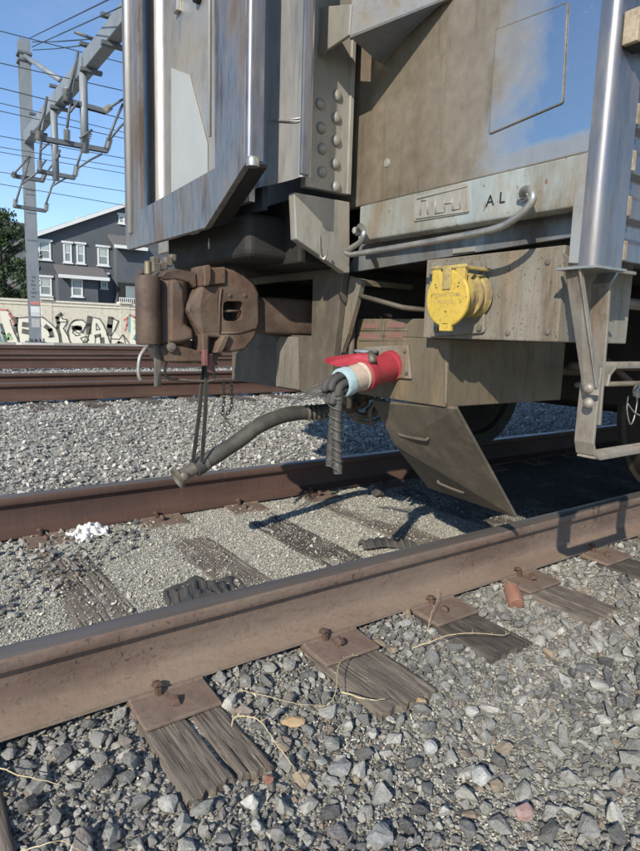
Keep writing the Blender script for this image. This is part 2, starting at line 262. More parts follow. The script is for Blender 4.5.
def stone_mat(name, ramp, spk, rgh=.88, dust=.30, bmp=.6, xdark=False):
    """each stone takes its own tone from a random value; fine mineral speckle"""
    M = bpy.data.materials.new(name); M.use_nodes = True; t = M.node_tree; N = t.nodes; L = t.links
    b = N['Principled BSDF']; oi = N.new('ShaderNodeObjectInfo'); tc = N.new('ShaderNodeTexCoord')
    r = N.new('ShaderNodeValToRGB'); r.color_ramp.interpolation = 'LINEAR'; e = r.color_ramp.elements
    while len(e) < len(ramp): e.new(.5)
    for k, (p, c) in enumerate(ramp): e[k].position = p; e[k].color = (*c, 1)
    L.new(oi.outputs['Random'], r.inputs[0])
    def nz(sc, det):
        n = N.new('ShaderNodeTexNoise'); n.noise_dimensions = '4D'; n.inputs['Scale'].default_value = sc; n.inputs['Detail'].default_value = det
        n.inputs['Roughness'].default_value = .7
        L.new(tc.outputs['Object'], n.inputs['Vector'])
        ml = N.new('ShaderNodeMath'); ml.operation = 'MULTIPLY'; ml.inputs[1].default_value = 37; L.new(oi.outputs['Random'], ml.inputs[0]); L.new(ml.outputs[0], n.inputs['W'])
        return n.outputs[0]
    n1 = nz(1.6, 5); mr = N.new('ShaderNodeMapRange'); mr.inputs[1].default_value = .3; mr.inputs[2].default_value = .7; mr.inputs[3].default_value = .55; mr.inputs[4].default_value = 1.45
    L.new(n1, mr.inputs[0])
    sc = N.new('ShaderNodeVectorMath'); sc.operation = 'SCALE'; L.new(r.outputs[0], sc.inputs[0]); L.new(mr.outputs[0], sc.inputs['Scale'])
    n2 = nz(9., 3); r2 = N.new('ShaderNodeValToRGB'); r2.color_ramp.elements[0].position = .54; r2.color_ramp.elements[1].position = .66; L.new(n2, r2.inputs[0])
    mm = N.new('ShaderNodeMath'); mm.operation = 'MULTIPLY'; mm.inputs[1].default_value = spk; L.new(r2.outputs[0], mm.inputs[0])
    # only some stones are granite-speckled
    gt = N.new('ShaderNodeMath'); gt.operation = 'PINGPONG'; gt.inputs[1].default_value = .06; L.new(oi.outputs['Random'], gt.inputs[0])
    m3 = N.new('ShaderNodeMath'); m3.operation = 'MULTIPLY'; L.new(mm.outputs[0], m3.inputs[0])
    m4 = N.new('ShaderNodeMath'); m4.operation = 'MULTIPLY'; m4.inputs[1].default_value = 16; L.new(gt.outputs[0], m4.inputs[0]); L.new(m4.outputs[0], m3.inputs[1])
    mx = N.new('ShaderNodeMixRGB'); L.new(m3.outputs[0], mx.inputs[0]); L.new(sc.outputs[0], mx.inputs[1]); mx.inputs[2].default_value = (.50, .48, .43, 1)
    # patches of the bed are dustier and paler than others
    gn = N.new('ShaderNodeTexNoise'); gn.inputs['Scale'].default_value = 1.7; gn.inputs['Detail'].default_value = 3; L.new(oi.outputs['Location'], gn.inputs['Vector'])
    gm = N.new('ShaderNodeMapRange'); L.new(gn.outputs[0], gm.inputs[0]); gm.inputs[1].default_value = .38; gm.inputs[2].default_value = .62; gm.inputs[3].default_value = 0; gm.inputs[4].default_value = dust
    dm = N.new('ShaderNodeMixRGB'); L.new(gm.outputs[0], dm.inputs[0]); L.new(mx.outputs[0], dm.inputs[1]); dm.inputs[2].default_value = (.42, .40, .335, 1)
    if xdark:      # chips between the rails turn darker with rising x, edge broken by noise
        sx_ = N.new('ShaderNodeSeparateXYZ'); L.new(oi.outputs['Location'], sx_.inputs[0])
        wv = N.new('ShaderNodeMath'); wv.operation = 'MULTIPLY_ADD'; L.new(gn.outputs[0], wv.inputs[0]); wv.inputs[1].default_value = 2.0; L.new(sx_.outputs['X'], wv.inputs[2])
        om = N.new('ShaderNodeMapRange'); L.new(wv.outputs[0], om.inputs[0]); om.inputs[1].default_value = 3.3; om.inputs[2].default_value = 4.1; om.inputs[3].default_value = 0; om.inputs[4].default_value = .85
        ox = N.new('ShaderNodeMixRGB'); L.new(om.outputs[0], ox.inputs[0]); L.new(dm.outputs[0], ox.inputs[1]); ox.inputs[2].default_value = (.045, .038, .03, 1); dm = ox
    L.new(dm.outputs[0], b.inputs['Base Color']); b.inputs['Roughness'].default_value = rgh
    b.inputs['Specular IOR Level'].default_value = .35
    bp = N.new('ShaderNodeBump'); bp.inputs['Strength'].default_value = bmp; bp.inputs['Distance'].default_value = .10
    n3 = nz(3.8, 10); L.new(n3, bp.inputs['Height']); L.new(bp.outputs[0], b.inputs['Normal']); return M
m_stone = stone_mat('ballast_stone', [(0, (.085, .085, .087)), (.18, (.145, .144, .14)), (.34, (.245, .24, .225)), (.54, (.33, .32, .29)),
    (.72, (.41, .395, .35)), (.86, (.50, .48, .43)), (.925, (.60, .58, .52)), (.935, (.25, .17, .145)), (.965, (.38, .29, .19)), (1, (.19, .175, .18))], .75)
m_stonef = stone_mat('bright_ballast_stone', [(0, (.10, .097, .093)), (.25, (.20, .196, .186)), (.5, (.30, .29, .27)), (.75, (.41, .395, .36)), (.9, (.54, .52, .475)), (1, (.68, .66, .61))], .5, bmp=.3)
m_fines = stone_mat('pale_fine_chips', [(0, (.22, .208, .17)), (.25, (.335, .32, .265)), (.55, (.44, .42, .35)), (.8, (.52, .50, .42)), (1, (.60, .575, .49))], .3, dust=.1, bmp=.2, xdark=True)

# ---------------------------------------------------------------- object helpers
def setp(o, label=None, cat=None, group=None, kind=None):
    if label: o['label'] = label
    if cat: o['category'] = cat
    if group: o['group'] = group
    if kind: o['kind'] = kind
    return o
def thing(name, label, cat, loc=(0, 0, 0), group=None):
    o = bpy.data.objects.new(name, None); COL.objects.link(o); o.location = loc; o.empty_display_size = .1
    return setp(o, label, cat, group)
def root_loc(p):
    while p.parent: p = p.parent
    return Vector(p.location) if p.type == 'EMPTY' else Vector((0, 0, 0))

class MB:
    """collects shapes given in world coordinates, builds one mesh object"""
    def __init__(s): s.bm = bmesh.new()
    def _xf(s, vs, M):
        for v in vs: v.co = M @ v.co
    def box(s, a, b, rot=None, mi=0):
        a, b = Vector(a), Vector(b); c = (a+b)/2; d = b-a
        r = bmesh.ops.create_cube(s.bm, size=1); M = Matrix.Diagonal((abs(d.x), abs(d.y), abs(d.z), 1))
        if rot: M = rot.to_4x4() @ M
        s._xf(r['verts'], Matrix.Translation(c) @ M)
        for f in {f for v in r['verts'] for f in v.link_faces}: f.material_index = mi
        return s
    def prism(s, pts, off, mi=0):
        """planar polygon (3D points) swept by the vector off"""
        off = Vector(off); A = [s.bm.verts.new(Vector(p)) for p in pts]; B = [s.bm.verts.new(Vector(p)+off) for p in pts]
        n = len(pts); fs = [s.bm.faces.new(A), s.bm.faces.new(B[::-1])]
        for i in range(n): fs.append(s.bm.faces.new((A[i], A[(i+1) % n], B[(i+1) % n], B[i])))
        for f in fs: f.material_index = mi
        return s
    def tube(s, pts, r, n=10, cap=True, mi=0, flat=None, closed=False):
        """tube through points; r a number or list; parallel transported frame"""
        P = [Vector(p) for p in pts]; k = len(P); rr = [r]*k if isinstance(r, (int, float)) else list(r)
        T = []
        for i in range(k):
            a = P[(i-1) % k] if closed else P[max(0, i-1)]; b = P[(i+1) % k] if closed else P[min(k-1, i+1)]; T.append((b-a).normalized())
        u = T[0].orthogonal().normalized(); rings = []
        if flat: u = (Vector(flat)-T[0]*Vector(flat).dot(T[0])).normalized()
        for i in range(k):
            u = (u-T[i]*u.dot(T[i])).normalized(); w = T[i].cross(u)
            ring = []
            for j in range(n):
                a = 2*math.pi*j/n
                ring.append(s.bm.verts.new(P[i]+(u*math.cos(a)+w*math.sin(a))*rr[i]))
            rings.append(ring)
        fs = []
        for i in range(k if closed else k-1):
            A, B = rings[i], rings[(i+1) % k]
            for j in range(n): fs.append(s.bm.faces.new((A[j], A[(j+1) % n], B[(j+1) % n], B[j])))
        if cap and not closed: fs += [s.bm.faces.new(rings[0][::-1]), s.bm.faces.new(rings[-1])]
        for f in fs: f.material_index = mi; f.smooth = True
        return s
    def lathe(s, c, axis, prof, n=24, mi=0):
        """prof: (distance along axis, radius) pairs"""
        c = Vector(c); a = Vector(axis).normalized(); u = a.orthogonal().normalized(); w = a.cross(u); rings = []
        for (d, r) in prof:
            if r < 1e-5: rings.append([s.bm.verts.new(c+a*d)])
            else: rings.append([s.bm.verts.new(c+a*d+(u*math.cos(2*math.pi*j/n)+w*math.sin(2*math.pi*j/n))*r) for j in range(n)])
        for A, B in zip(rings, rings[1:]):
            for j in range(n):
                q = [A[j % len(A)], A[(j+1) % len(A)], B[(j+1) % len(B)], B[j % len(B)]]
                q2 = []
                for v in q:
                    if v not in q2: q2.append(v)
                if len(q2) > 2:
                    f = s.bm.faces.new(q2); f.material_index = mi
        for ring, fl in ((rings[0], True), (rings[-1], False)):
            if len(ring) > 2: f = s.bm.faces.new(ring if fl else ring[::-1]); f.material_index = mi
        return s
    def strap(s, pts, wdir, w, t):
        """flat bar along pts: width w along wdir (3D), thickness t"""
        P = [Vector(p) for p in pts]; wd = Vector(wdir).normalized(); L, Rr = [], []
        k = len(P); ring = []
        for i in range(k):
            a = (P[i]-P[i-1]).normalized() if i else (P[1]-P[0]).normalized(); b = (P[i+1]-P[i]).normalized() if i < k-1 else a
            tt = (a+b).normalized(); nn = tt.cross(wd).normalized(); cs = max(.5, tt.dot(a)); nn = nn*(t/2/cs)
            ring.append([s.bm.verts.new(P[i]+sx*wd*w/2+sy*nn) for sx, sy in ((-1, -1), (1, -1), (1, 1), (-1, 1))])
        for A, B in zip(ring, ring[1:]):
            for j in range(4): s.bm.faces.new((A[j], A[(j+1) % 4], B[(j+1) % 4], B[j]))
        s.bm.faces.new(ring[0][::-1]); s.bm.faces.new(ring[-1]); return s
    def text(s, txt, org, xd, yd, size, depth=.002):
        c = bpy.data.curves.new('t', 'FONT'); c.body = txt; c.size = size; c.extrude = depth; c.resolution_u = 3
        c.align_x = 'CENTER'; c.align_y = 'CENTER'
        o = bpy.data.objects.new('t', c); COL.objects.link(o); dg = bpy.context.evaluated_depsgraph_get()
        me = bpy.data.meshes.new_from_object(o.evaluated_get(dg)); xd, yd = Vector(xd), Vector(yd); zd = xd.cross(yd)
        vs = [s.bm.verts.new(Vector(org)+xd*v.co.x+yd*v.co.y+zd*v.co.z) for v in me.vertices]
        for p in me.polygons:
            try: s.bm.faces.new([vs[i] for i in p.vertices])
            except ValueError: pass
        bpy.data.objects.remove(o); bpy.data.meshes.remove(me); bpy.data.curves.remove(c); return s
    def build(s, name, mats, parent=None, bevel=0, seg=2, smooth=None, sub=0, origin=None):
        off = root_loc(parent) if parent else (Vector(origin) if origin else Vector((0, 0, 0)))
        bmesh.ops.recalc_face_normals(s.bm, faces=s.bm.faces)
        for v in s.bm.verts: v.co -= off
        me = bpy.data.meshes.new(name); s.bm.to_mesh(me); s.bm.free()
        for q in (mats if isinstance(mats, (list, tuple)) else [mats]): me.materials.append(q)
        o = bpy.data.objects.new(name, me); COL.objects.link(o)
        if parent: o.parent = parent
        elif origin: o.location = off
        if smooth is not None:
            me.shade_smooth() if smooth is True else None
            if smooth is not True: me.polygons.foreach_set('use_smooth', [True]*len(me.polygons)); me.set_sharp_from_angle(angle=R(smooth))
        if bevel:
            b = o.modifiers.new('bevel', 'BEVEL'); b.width = bevel; b.segments = seg; b.limit_method = 'ANGLE'; b.angle_limit = R(40); b.harden_normals = False
        if sub:
            b = o.modifiers.new('sub', 'SUBSURF'); b.levels = sub; b.render_levels = sub
        return o
def poly(px, ax, v): return [at(x, y, ax, v) for x, y in px]
def smooth_path(P, n=8):
    P = [Vector(p) for p in P]; out = []
    for i in range(len(P)-1):
        p0 = P[max(0, i-1)]; p1 = P[i]; p2 = P[i+1]; p3 = P[min(len(P)-1, i+2)]
        for k in range(n):
            t = k/n; out.append(.5*((2*p1)+(p2-p0)*t+(2*p0-5*p1+4*p2-p3)*t*t+(3*p1-p0-3*p2+p3)*t**3))
    return out+[P[-1]]

# ---------------------------------------------------------------- ground
Y1, Y2 = 1.5595, 3.0575            # rail centre lines of the near track
PROF = [(-80, -.45), (-3, -.36), (0, -.28), (.9, -.240), (1.1, -.230), (1.38, -.226), (1.47, -.214), (1.56, -.210), (1.62, -.211), (2.3, -.210), (2.80, -.207), (2.90, -.198), (3.0, -.196), (3.15, -.24), (3.5, -.25), (4.6, -.18), (5.8, -.06),
        (6.5, -.035), (8.9, -.035), (9.8, .03), (10.5, .05), (12.9, .05), (14.6, .08), (17.2, .08), (20, .02), (28, 0), (500, 0)]
PY, PZ = zip(*PROF)
def gz(x, y):
    z = float(np.interp(y, PY, PZ)); n = mnoise.noise((x*2.1, y*2.1, 3.3))*.5+mnoise.noise((x*5.3, y*5.3, 8.1))*.28
    a = .016 if 1.6 < y < 3.02 else (.028 if y < 20 else .05)
    return z+a*n
xs = np.concatenate([np.linspace(-400, -12, 18), np.linspace(-10, -2.2, 20), np.arange(-2, 9, .06), np.linspace(9.2, 40, 70), np.linspace(45, 600, 22)])
ys = np.concatenate([np.linspace(-80, -2, 14), np.linspace(-1.5, .3, 10), np.arange(.36, 8.6, .05), np.linspace(8.7, 30, 70), np.linspace(33, 500, 22)])
gv = [(x, y, gz(x, y)) for y in ys for x in xs]; nx = len(xs)
gf = [(j*nx+i, j*nx+i+1, (j+1)*nx+i+1, (j+1)*nx+i) for j in range(len(ys)-1) for i in range(nx-1)]
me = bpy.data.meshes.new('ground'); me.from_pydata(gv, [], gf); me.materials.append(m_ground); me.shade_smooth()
g = bpy.data.objects.new('ground', me); COL.objects.link(g); g['kind'] = 'structure'

# ---------------------------------------------------------------- rails
def rail(name, yc, zt, x0, x1, mats, label, group=None):
    pr = [(-.076, -.186), (.076, -.186), (.076, -.175), (.030, -.160), (.014, -.150), (.009, -.135), (.009, -.062), (.014, -.046), (.034, -.038), (.0365, -.034), (.0375, -.010), (.034, -.003), (.026, 0),
          (-.026, 0), (-.034, -.003), (-.0375, -.010), (-.0365, -.034), (-.034, -.038), (-.014, -.046), (-.009, -.062), (-.009, -.135), (-.014, -.150), (-.030, -.160), (-.076, -.175)]
    b = MB(); xs_ = [x0+(x1-x0)*k/60 for k in range(61)]; rings = []
    for x in xs_: rings.append([b.bm.verts.new((x, yc+p, zt+q)) for p, q in pr])
    n = len(pr)
    for A, B in zip(rings, rings[1:]):
        for j in range(n):
            f = b.bm.faces.new((A[j], A[(j+1) % n], B[(j+1) % n], B[j])); f.material_index = 1 if j in (11, 12, 13) else 0
    b.bm.faces.new(rings[0]); b.bm.faces.new(rings[-1][::-1])
    o = b.build(name, mats, origin=(x0, yc, zt-.186), smooth=32)
    return setp(o, label, 'rail', group)
rail('rail', Y1, 0, -5, 70, [m_rust, m_head], 'thick rusty near rail crossing the foreground beside the loose stones')
rail('rail', Y2, 0, -5, 70, [m_rail2, m_head], 'rusty rail behind the white rag, passing under the hanging hose')
ZT2, ZT3, ZT4 = .19, .265, .285
rail('rail', 6.9, ZT2, -30, 120, [m_rail2, m_head], 'brown rail just beyond the far gravel, nearer rail of the second track')
rail('rail', 8.4, ZT2-.01, -30, 120, [m_rail2, m_head], 'brown rail close behind the second track’s nearer rail, before the bright gravel strip')
rail('rail', 10.9, ZT3, -30, 120, [m_rail2, m_head], 'brown rail standing right behind the narrow bright gravel strip')
rail('rail', 12.4, ZT3, -30, 120, [m_rail2, m_head], 'distant brown rail second beyond the bright gravel strip')
rail('rail', 15.2, ZT4, -30, 120, [m_rail2, m_head], 'distant dark rail hiding the foot of the graffiti wall')
rail('rail', 16.7, ZT4, -30, 120, [m_rail2, m_head], 'farthest dark rail in front of the graffiti wall')

# ---------------------------------------------------------------- ties with plates and spikes
def tie_mesh(b, xc, w, y0, y1, zt, h, seed, gap=None):
    """a split, weathered baulk: grid top with grooves running along its length"""
    rs = random.Random(seed); nu, nv = 44, 90
    cracks = [(rs.uniform(.06, .94), rs.uniform(.008, .02), rs.uniform(.002, .009), rs.uniform(0, 9)) for _ in range(14)]
    if gap: cracks.append((gap, .04, .05, 1.))
    grid = []
    for j in range(nv+1):
        v = j/nv
        v = .5-.5*math.cos(math.pi*v) if False else v
        y = y0+(y1-y0)*v; row = []
        for i in range(nu+1):
            u = i/nu; d = 0
            for (cu, cw, cdp, ph) in cracks:
                cc = cu+.02*math.sin(y*6+ph)+.012*math.sin(y*17+ph*2); e = abs(u-cc)/cw
                if e < 1: d = max(d, cdp*(1-e)*(.5+.5*math.sin(y*4+ph*3)) if cdp < .03 else cdp*(1-e*e)*(1 if y < 1.45 else .2))
            x = xc+(u-.5)*w+.006*mnoise.noise((u*3, y*5, seed)) 
            edge = min(u, 1-u)*w; rnd = -.008*max(0, 1-edge/.012)**2
            z = zt-d+rnd+.004*mnoise.noise((u*7, y*9, seed+.5))
            yy = y+(.02*mnoise.noise((u*9, seed*1.7, 2)) if j in (0, nv) else 0)
            row.append(b.bm.verts.new((x, yy, z)))
        grid.append(row)
    for j in range(nv):
        for i in range(nu): b.bm.faces.new((grid[j][i], grid[j][i+1], grid[j+1][i+1], grid[j+1][i]))
    loop = grid[0]+[grid[j][nu] for j in range(1, nv+1)]+grid[nv][::-1][1:]+[grid[j][0] for j in range(nv-1, 0, -1)]
    low = [b.bm.verts.new((v.co.x, v.co.y, zt-h)) for v in loop]
    n = len(loop)
    for k in range(n): b.bm.faces.new((loop[k], loop[(k+1) % n], low[(k+1) % n], low[k]))
def spike(b, x, y, z, d, tilt=0, up=.0):
    """cut spike: square shank and a hooked offset head over the rail base"""
    q = Matrix.Rotation(tilt, 3, 'X')
    b.box((x-.008, y-.008, z-.02), (x+.008, y+.008, z+.018+up), rot=None)
    c = Vector((x, y+d*.010, z+.024+up))
    a_ = math.sin(x*91+y*37)*.5; q3 = Matrix.Rotation(a_, 3, 'Z') @ Matrix.Rotation(-d*.22, 3, 'X')
    T_ = [(-.013, -.016, -.006), (.013, -.016, -.006), (.014, .016, -.009), (-.014, .016, -.009), (-.007, -.009, .007), (.007, -.009, .007), (.008, .010, .005), (-.008, .010, .005)]
    v_ = [b.bm.verts.new(c+q3 @ Vector((p[0], p[1]*d, p[2]))) for p in T_]
    for f in ((3, 2, 1, 0), (4, 5, 6, 7), (0, 1, 5, 4), (1, 2, 6, 5), (2, 3, 7, 6), (3, 0, 4, 7)): b.bm.faces.new([v_[k] for k in f])
def tie(xc, seed, mats, label, y0=1.10, w=.215, dz=0, gap=None):
    t = thing('railway_tie', label, 'railway tie', (xc, y0, -.21), 'wooden ties of the near track')
    b = MB(); tie_mesh(b, xc, w, y0, y0+2.5, -.2065+dz, .17, seed, gap); b.build('beam', mats, t, smooth=50)
    for yr, sg in ((Y1, -1), (Y2, -1)):
        yc = yr; x0, x1 = xc-.105, xc+.105
        p = MB()
        prof = [(-.205, -.203), (-.205, -.192), (-.088, -.184), (-.080, -.178), (-.078, -.1865), (.078, -.1865), (.080, -.178), (.088, -.184), (.195, -.193), (.195, -.203)]
        p.prism([(x0, yc+a, z_) for a, z_ in prof], (x1-x0, 0, 0)); pl = p.build('tie_plate', m_plate, t, bevel=.003)
        rs = random.Random(seed*3+int(yr*10))
        sp = [(-.03, -.094, -.184, 1, .003), (.05, .094, -.184, -1, .0), (-.035, .15, -.193, 1, -.008), (-.008, -.140, -.192, -1, -.008 if seed % 2 else .004)]
        for (dx, dy, z_, d, up) in sp:
            s_ = MB(); spike(s_, xc+dx+rs.uniform(-.008, .008), yc+dy, z_, d, 0, up+rs.uniform(0, .008)); s_.build('spike', m_spike, pl, bevel=.003)
    return t
TX = [(.572, 'split weathered tie end at the lower left, cracked down its middle', m_wood, .56),
      (1.125, 'weathered tie with long grey grain, beside the leftmost dry stem loop', m_wood, None),
      (1.600, 'dark tie end half buried in stones, just left of the rusty stub', m_woodd, None),
      (2.110, 'weathered tie end just right of the rusty stub', m_wood, None),
      (2.670, 'tie at the right edge, second to the right of the rusty stub', m_woodd, None)]
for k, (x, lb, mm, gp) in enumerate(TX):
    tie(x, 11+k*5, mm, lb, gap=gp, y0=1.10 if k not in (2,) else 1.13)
tie(.04, 91, m_wood, 'tie at the left edge, mostly sunk in pale gravel')
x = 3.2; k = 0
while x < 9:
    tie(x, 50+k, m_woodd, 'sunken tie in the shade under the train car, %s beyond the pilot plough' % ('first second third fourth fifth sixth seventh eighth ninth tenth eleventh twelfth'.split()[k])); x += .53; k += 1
# second track: ends of ties stick out of the ballast
t2 = MB(); rs = random.Random(4)
def far_tie(x, dz):
    b = MB(); b.box((x-.11, 6.35, -.19+dz), (x+.11, 8.95, -.004+dz)); o = b.build('railway_tie', m_woodd, bevel=.012, origin=(x, 6.35, -.1))
    return setp(o, 'weathered tie under the second track’s nearer rail, beyond the gravel', 'railway tie', 'ties of the second track')
x = -1.0
while x < 12:
    far_tie(x, rs.uniform(-.012, .0)); x += .56

# ---------------------------------------------------------------- stones
def rock_proto(name, seed, npts, flat, mt, bev):
    rs = random.Random(seed); bm = bmesh.new(); wd = rs.uniform(.6, .9)
    for _ in range(npts):
        v = Vector((rs.gauss(0, 1), rs.gauss(0, 1), rs.gauss(0, 1))).normalized()*rs.uniform(.78, 1.1)
        bm.verts.new((v.x*.5, v.y*.5*wd, v.z*.5*flat))
    r = bmesh.ops.convex_hull(bm, input=bm.verts)
    bmesh.ops.delete(bm, geom=[v for v in bm.verts if not v.link_faces], context='VERTS')
    bmesh.ops.dissolve_limit(bm, angle_limit=R(14), verts=bm.verts, edges=bm.edges)
    if bev: bmesh.ops.bevel(bm, geom=list(bm.edges)+list(bm.verts), offset=bev, segments=1, profile=.6, affect='EDGES', clamp_overlap=True)
    bmesh.ops.recalc_face_normals(bm, faces=bm.faces)
    me = bpy.data.meshes.new(name); bm.to_mesh(me); bm.free(); me.materials.append(mt)
    return bpy.data.objects.new(name, me)
def rock_set(nm, mt, n, bev, pts=(12, 20)):
    c = bpy.data.collections.new(nm)
    rs = random.Random(len(nm))
    for k in range(n): c.objects.link(rock_proto('stone', 100*len(nm)+k, rs.randint(*pts), rs.uniform(.5, .85), mt, bev))
    return c
c_near = rock_set('near_stone_shapes', m_stone, 24, .016, (10, 20))
c_far = rock_set('far_stone_shapes_', m_stonef, 8, 0, (10, 14))
c_fine = rock_set('fine_chip_shapes__', m_fines, 6, 0, (8, 12))
def scatter(name, pts, rots, scls, idx, coll, label):
    me = bpy.data.meshes.new(name); me.vertices.add(len(pts)); me.vertices.foreach_set('co', np.asarray(pts, dtype=np.float32).ravel())
    for nm, ty, arr in (('rot', 'FLOAT_VECTOR', rots), ('scl', 'FLOAT_VECTOR', scls)):
        a = me.attributes.new(nm, ty, 'POINT'); a.data.foreach_set('vector', np.asarray(arr, dtype=np.float32).ravel())
    a = me.attributes.new('idx', 'INT', 'POINT'); a.data.foreach_set('value', np.asarray(idx, dtype=np.int32))
    o = bpy.data.objects.new(name, me); COL.objects.link(o)
    t = bpy.data.node_groups.new(name, 'GeometryNodeTree'); t.interface.new_socket('Geometry', in_out='INPUT', socket_type='NodeSocketGeometry'); t.interface.new_socket('Geometry', in_out='OUTPUT', socket_type='NodeSocketGeometry')
    N, L = t.nodes, t.links; gi = N.new('NodeGroupInput'); go = N.new('NodeGroupOutput'); ip = N.new('GeometryNodeInstanceOnPoints'); ci = N.new('GeometryNodeCollectionInfo')
    ci.inputs['Collection'].default_value = coll; ci.inputs['Separate Children'].default_value = True; ci.inputs['Reset Children'].default_value = True
    def na(nm, ty): q = N.new('GeometryNodeInputNamedAttribute'); q.data_type = ty; q.inputs['Name'].default_value = nm; return q.outputs['Attribute']
    er = N.new('FunctionNodeEulerToRotation'); L.new(na('rot', 'FLOAT_VECTOR'), er.inputs[0])
    L.new(gi.outputs[0], ip.inputs['Points']); L.new(ci.outputs[0], ip.inputs['Instance']); ip.inputs['Pick Instance'].default_value = True
    L.new(na('idx', 'INT'), ip.inputs['Instance Index']); L.new(er.outputs[0], ip.inputs['Rotation']); L.new(na('scl', 'FLOAT_VECTOR'), ip.inputs['Scale'])
    L.new(ip.outputs[0], go.inputs[0]); mo = o.modifiers.new('scatter', 'NODES'); mo.node_group = t
    setp(o, label, 'gravel', kind='stuff'); return o
def in_view(x, y, z=-.2, mg=.35):
    d = np.array([x, y, z-CH]) if np.isscalar(x) else np.stack([x, y, np.full_like(x, z-CH)], -1)
    zc = d@np.array(FW); u = d@np.array(RT)/zc*PX_F/320; v = d@np.array(UP)/zc*PX_F/425.5
    return (zc > .05) & (np.abs(u) < 1+mg) & (np.abs(v) < 1+mg)
tie_x = np.array([.04]+[q[0] for q in TX]+[3.2+.53*k for k in range(11)])
def on_tie(x, y, mg=0.):
    return (np.min(np.abs(x[:, None]-tie_x[None, :]), 1) < .108+mg) & (y > 1.10-mg) & (y < 3.6+mg)
GZ = lambda X, Y: np.array([gz(a, b) for a, b in zip(X, Y)])
def layer(n, x0, x1, y0, y1, smin, smax, power, lift, mask=None, falloff=None, flat=1., dart=0.):
    X = RNG.uniform(x0, x1, n); Y = RNG.uniform(y0, y1, n); ok = in_view(X, Y)
    if mask is not None: ok &= mask(X, Y)
    if falloff:
        ok &= RNG.uniform(0, 1, n) < falloff(X, Y)
    X, Y = X[ok], Y[ok]; sz = smin+(smax-smin)*RNG.uniform(0, 1, len(X))**power
    if dart:
        o = np.argsort(-sz); X, Y, sz = X[o], Y[o], sz[o]; cell = smax; H = {}; keep = []
        for i in range(len(X)):
            cx, cy = int(X[i]//cell), int(Y[i]//cell); good = True
            for a in (-1, 0, 1):
                for b in (-1, 0, 1):
                    for j in H.get((cx+a, cy+b), ()):
                        if (X[i]-X[j])**2+(Y[i]-Y[j])**2 < (dart*(sz[i]+sz[j])/2)**2: good = False; break
                    if not good: break
                if not good: break
            if good: H.setdefault((cx, cy), []).append(i); keep.append(i)
        X, Y, sz = X[keep], Y[keep], sz[keep]
    Z = GZ(X, Y)
    if y0 > 1.5: Z = np.where(on_tie(X, Y), np.maximum(Z, -.206), Z)
    Z = Z+sz*lift; k = len(X)
    rot = np.stack([RNG.normal(0, .45, k), RNG.normal(0, .45, k), RNG.uniform(0, 6.28, k)], 1)
    scl = np.stack([sz*RNG.uniform(.85, 1.3, k), sz*RNG.uniform(.8, 1.1, k), sz*RNG.uniform(.75, 1.1, k)], 1)
    return np.stack([X, Y, Z], 1), rot, scl
def merge(*ls): return [np.concatenate([l[i] for l in ls]) for i in range(3)]
near_ok = lambda X, Y: (Y < 1.56) & ~on_tie(X, Y, .004)
A = merge(layer(90000, -.9, 4.6, .25, 1.56, .005, .014, 1.5, .35, near_ok),
          layer(32000, -.9, 4.6, .25, 1.545, .014, .029, 1.6, .40, near_ok, dart=.7),
          layer(14000, -.9, 4.6, .25, 1.47, .026, .060, 1.9, .32, lambda X, Y: (Y < 1.47) & ~on_tie(X, Y, .018), dart=.92))
print('near stones', len(A[0]))
def grit_mask(X, Y):
    n = np.array([mnoise.noise((a*1.9, b*2.4, 12.3)) for a, b in zip(X, Y)])
    return near_ok(X, Y) & (RNG.uniform(0, 1, len(X)) < np.clip(.18+1.5*n+.8*(Y-1.0), .02, 1))
G_ = layer(120000, -.9, 4.6, .25, 1.488, .004, .011, 1.6, .9, grit_mask)
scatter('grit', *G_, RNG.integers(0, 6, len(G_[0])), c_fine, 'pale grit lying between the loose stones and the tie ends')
scatter('ballast', *A, RNG.integers(0, 24, len(A[0])), c_near, 'loose grey crushed stone in front of the near rail')
def mid_mask(X, Y):
    return ~on_tie(X, Y, .0) | (GZ(X, Y) > -.2075) | (RNG.uniform(0, 1, len(X)) < .17)
B = merge(layer(150000, .1, 5.5, 1.64, 2.98, .0045, .010, 1.4, .3, mid_mask, falloff=lambda X, Y: np.clip(2.4/(X+.6), .25, 1)),
          layer(9000, .1, 6, 1.66, 2.98, .010, .022, 2.2, .3, mid_mask))
print('fines', len(B[0]))
Rb = layer(900, .1, 1.0, 1.9, 2.98, .014, .045, 1.8, .35, lambda X, Y: (Y-2.2)*1.2 > (X-.35), dart=.8)
scatter('rubble', *Rb, RNG.integers(0, 24, len(Rb[0])), c_near, 'loose broken stones between the rails at the left edge')
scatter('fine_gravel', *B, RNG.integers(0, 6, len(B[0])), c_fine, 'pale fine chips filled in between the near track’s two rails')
fo = lambda X, Y: np.clip(3.2/np.hypot(X, Y), .2, 1)
C = merge(layer(90000, .2, 16, 3.12, 6.8, .018, .036, 1.3, .3, falloff=fo),
          layer(16000, .2, 16, 3.14, 6.8, .034, .055, 1.6, .35, falloff=fo, dart=.8))
D = merge(layer(26000, .8, 26, 6.98, 14.6, .025, .055, 1.2, .3, mask=lambda X, Y: (Y < 8.3) | ((Y > 8.5) & (Y < 10.8)) | ((Y > 11) & (Y < 12.3)) | (Y > 12.5)))
print('far stones', len(C[0]), len(D[0]))
scatter('far_ballast', *C, RNG.integers(0, 8, len(C[0])), c_far, 'grey gravel bank between the near track and the second track')
scatter('far_ballast', *D, RNG.integers(0, 8, len(D[0])), c_far, 'bright gravel strip seen between the distant rails')

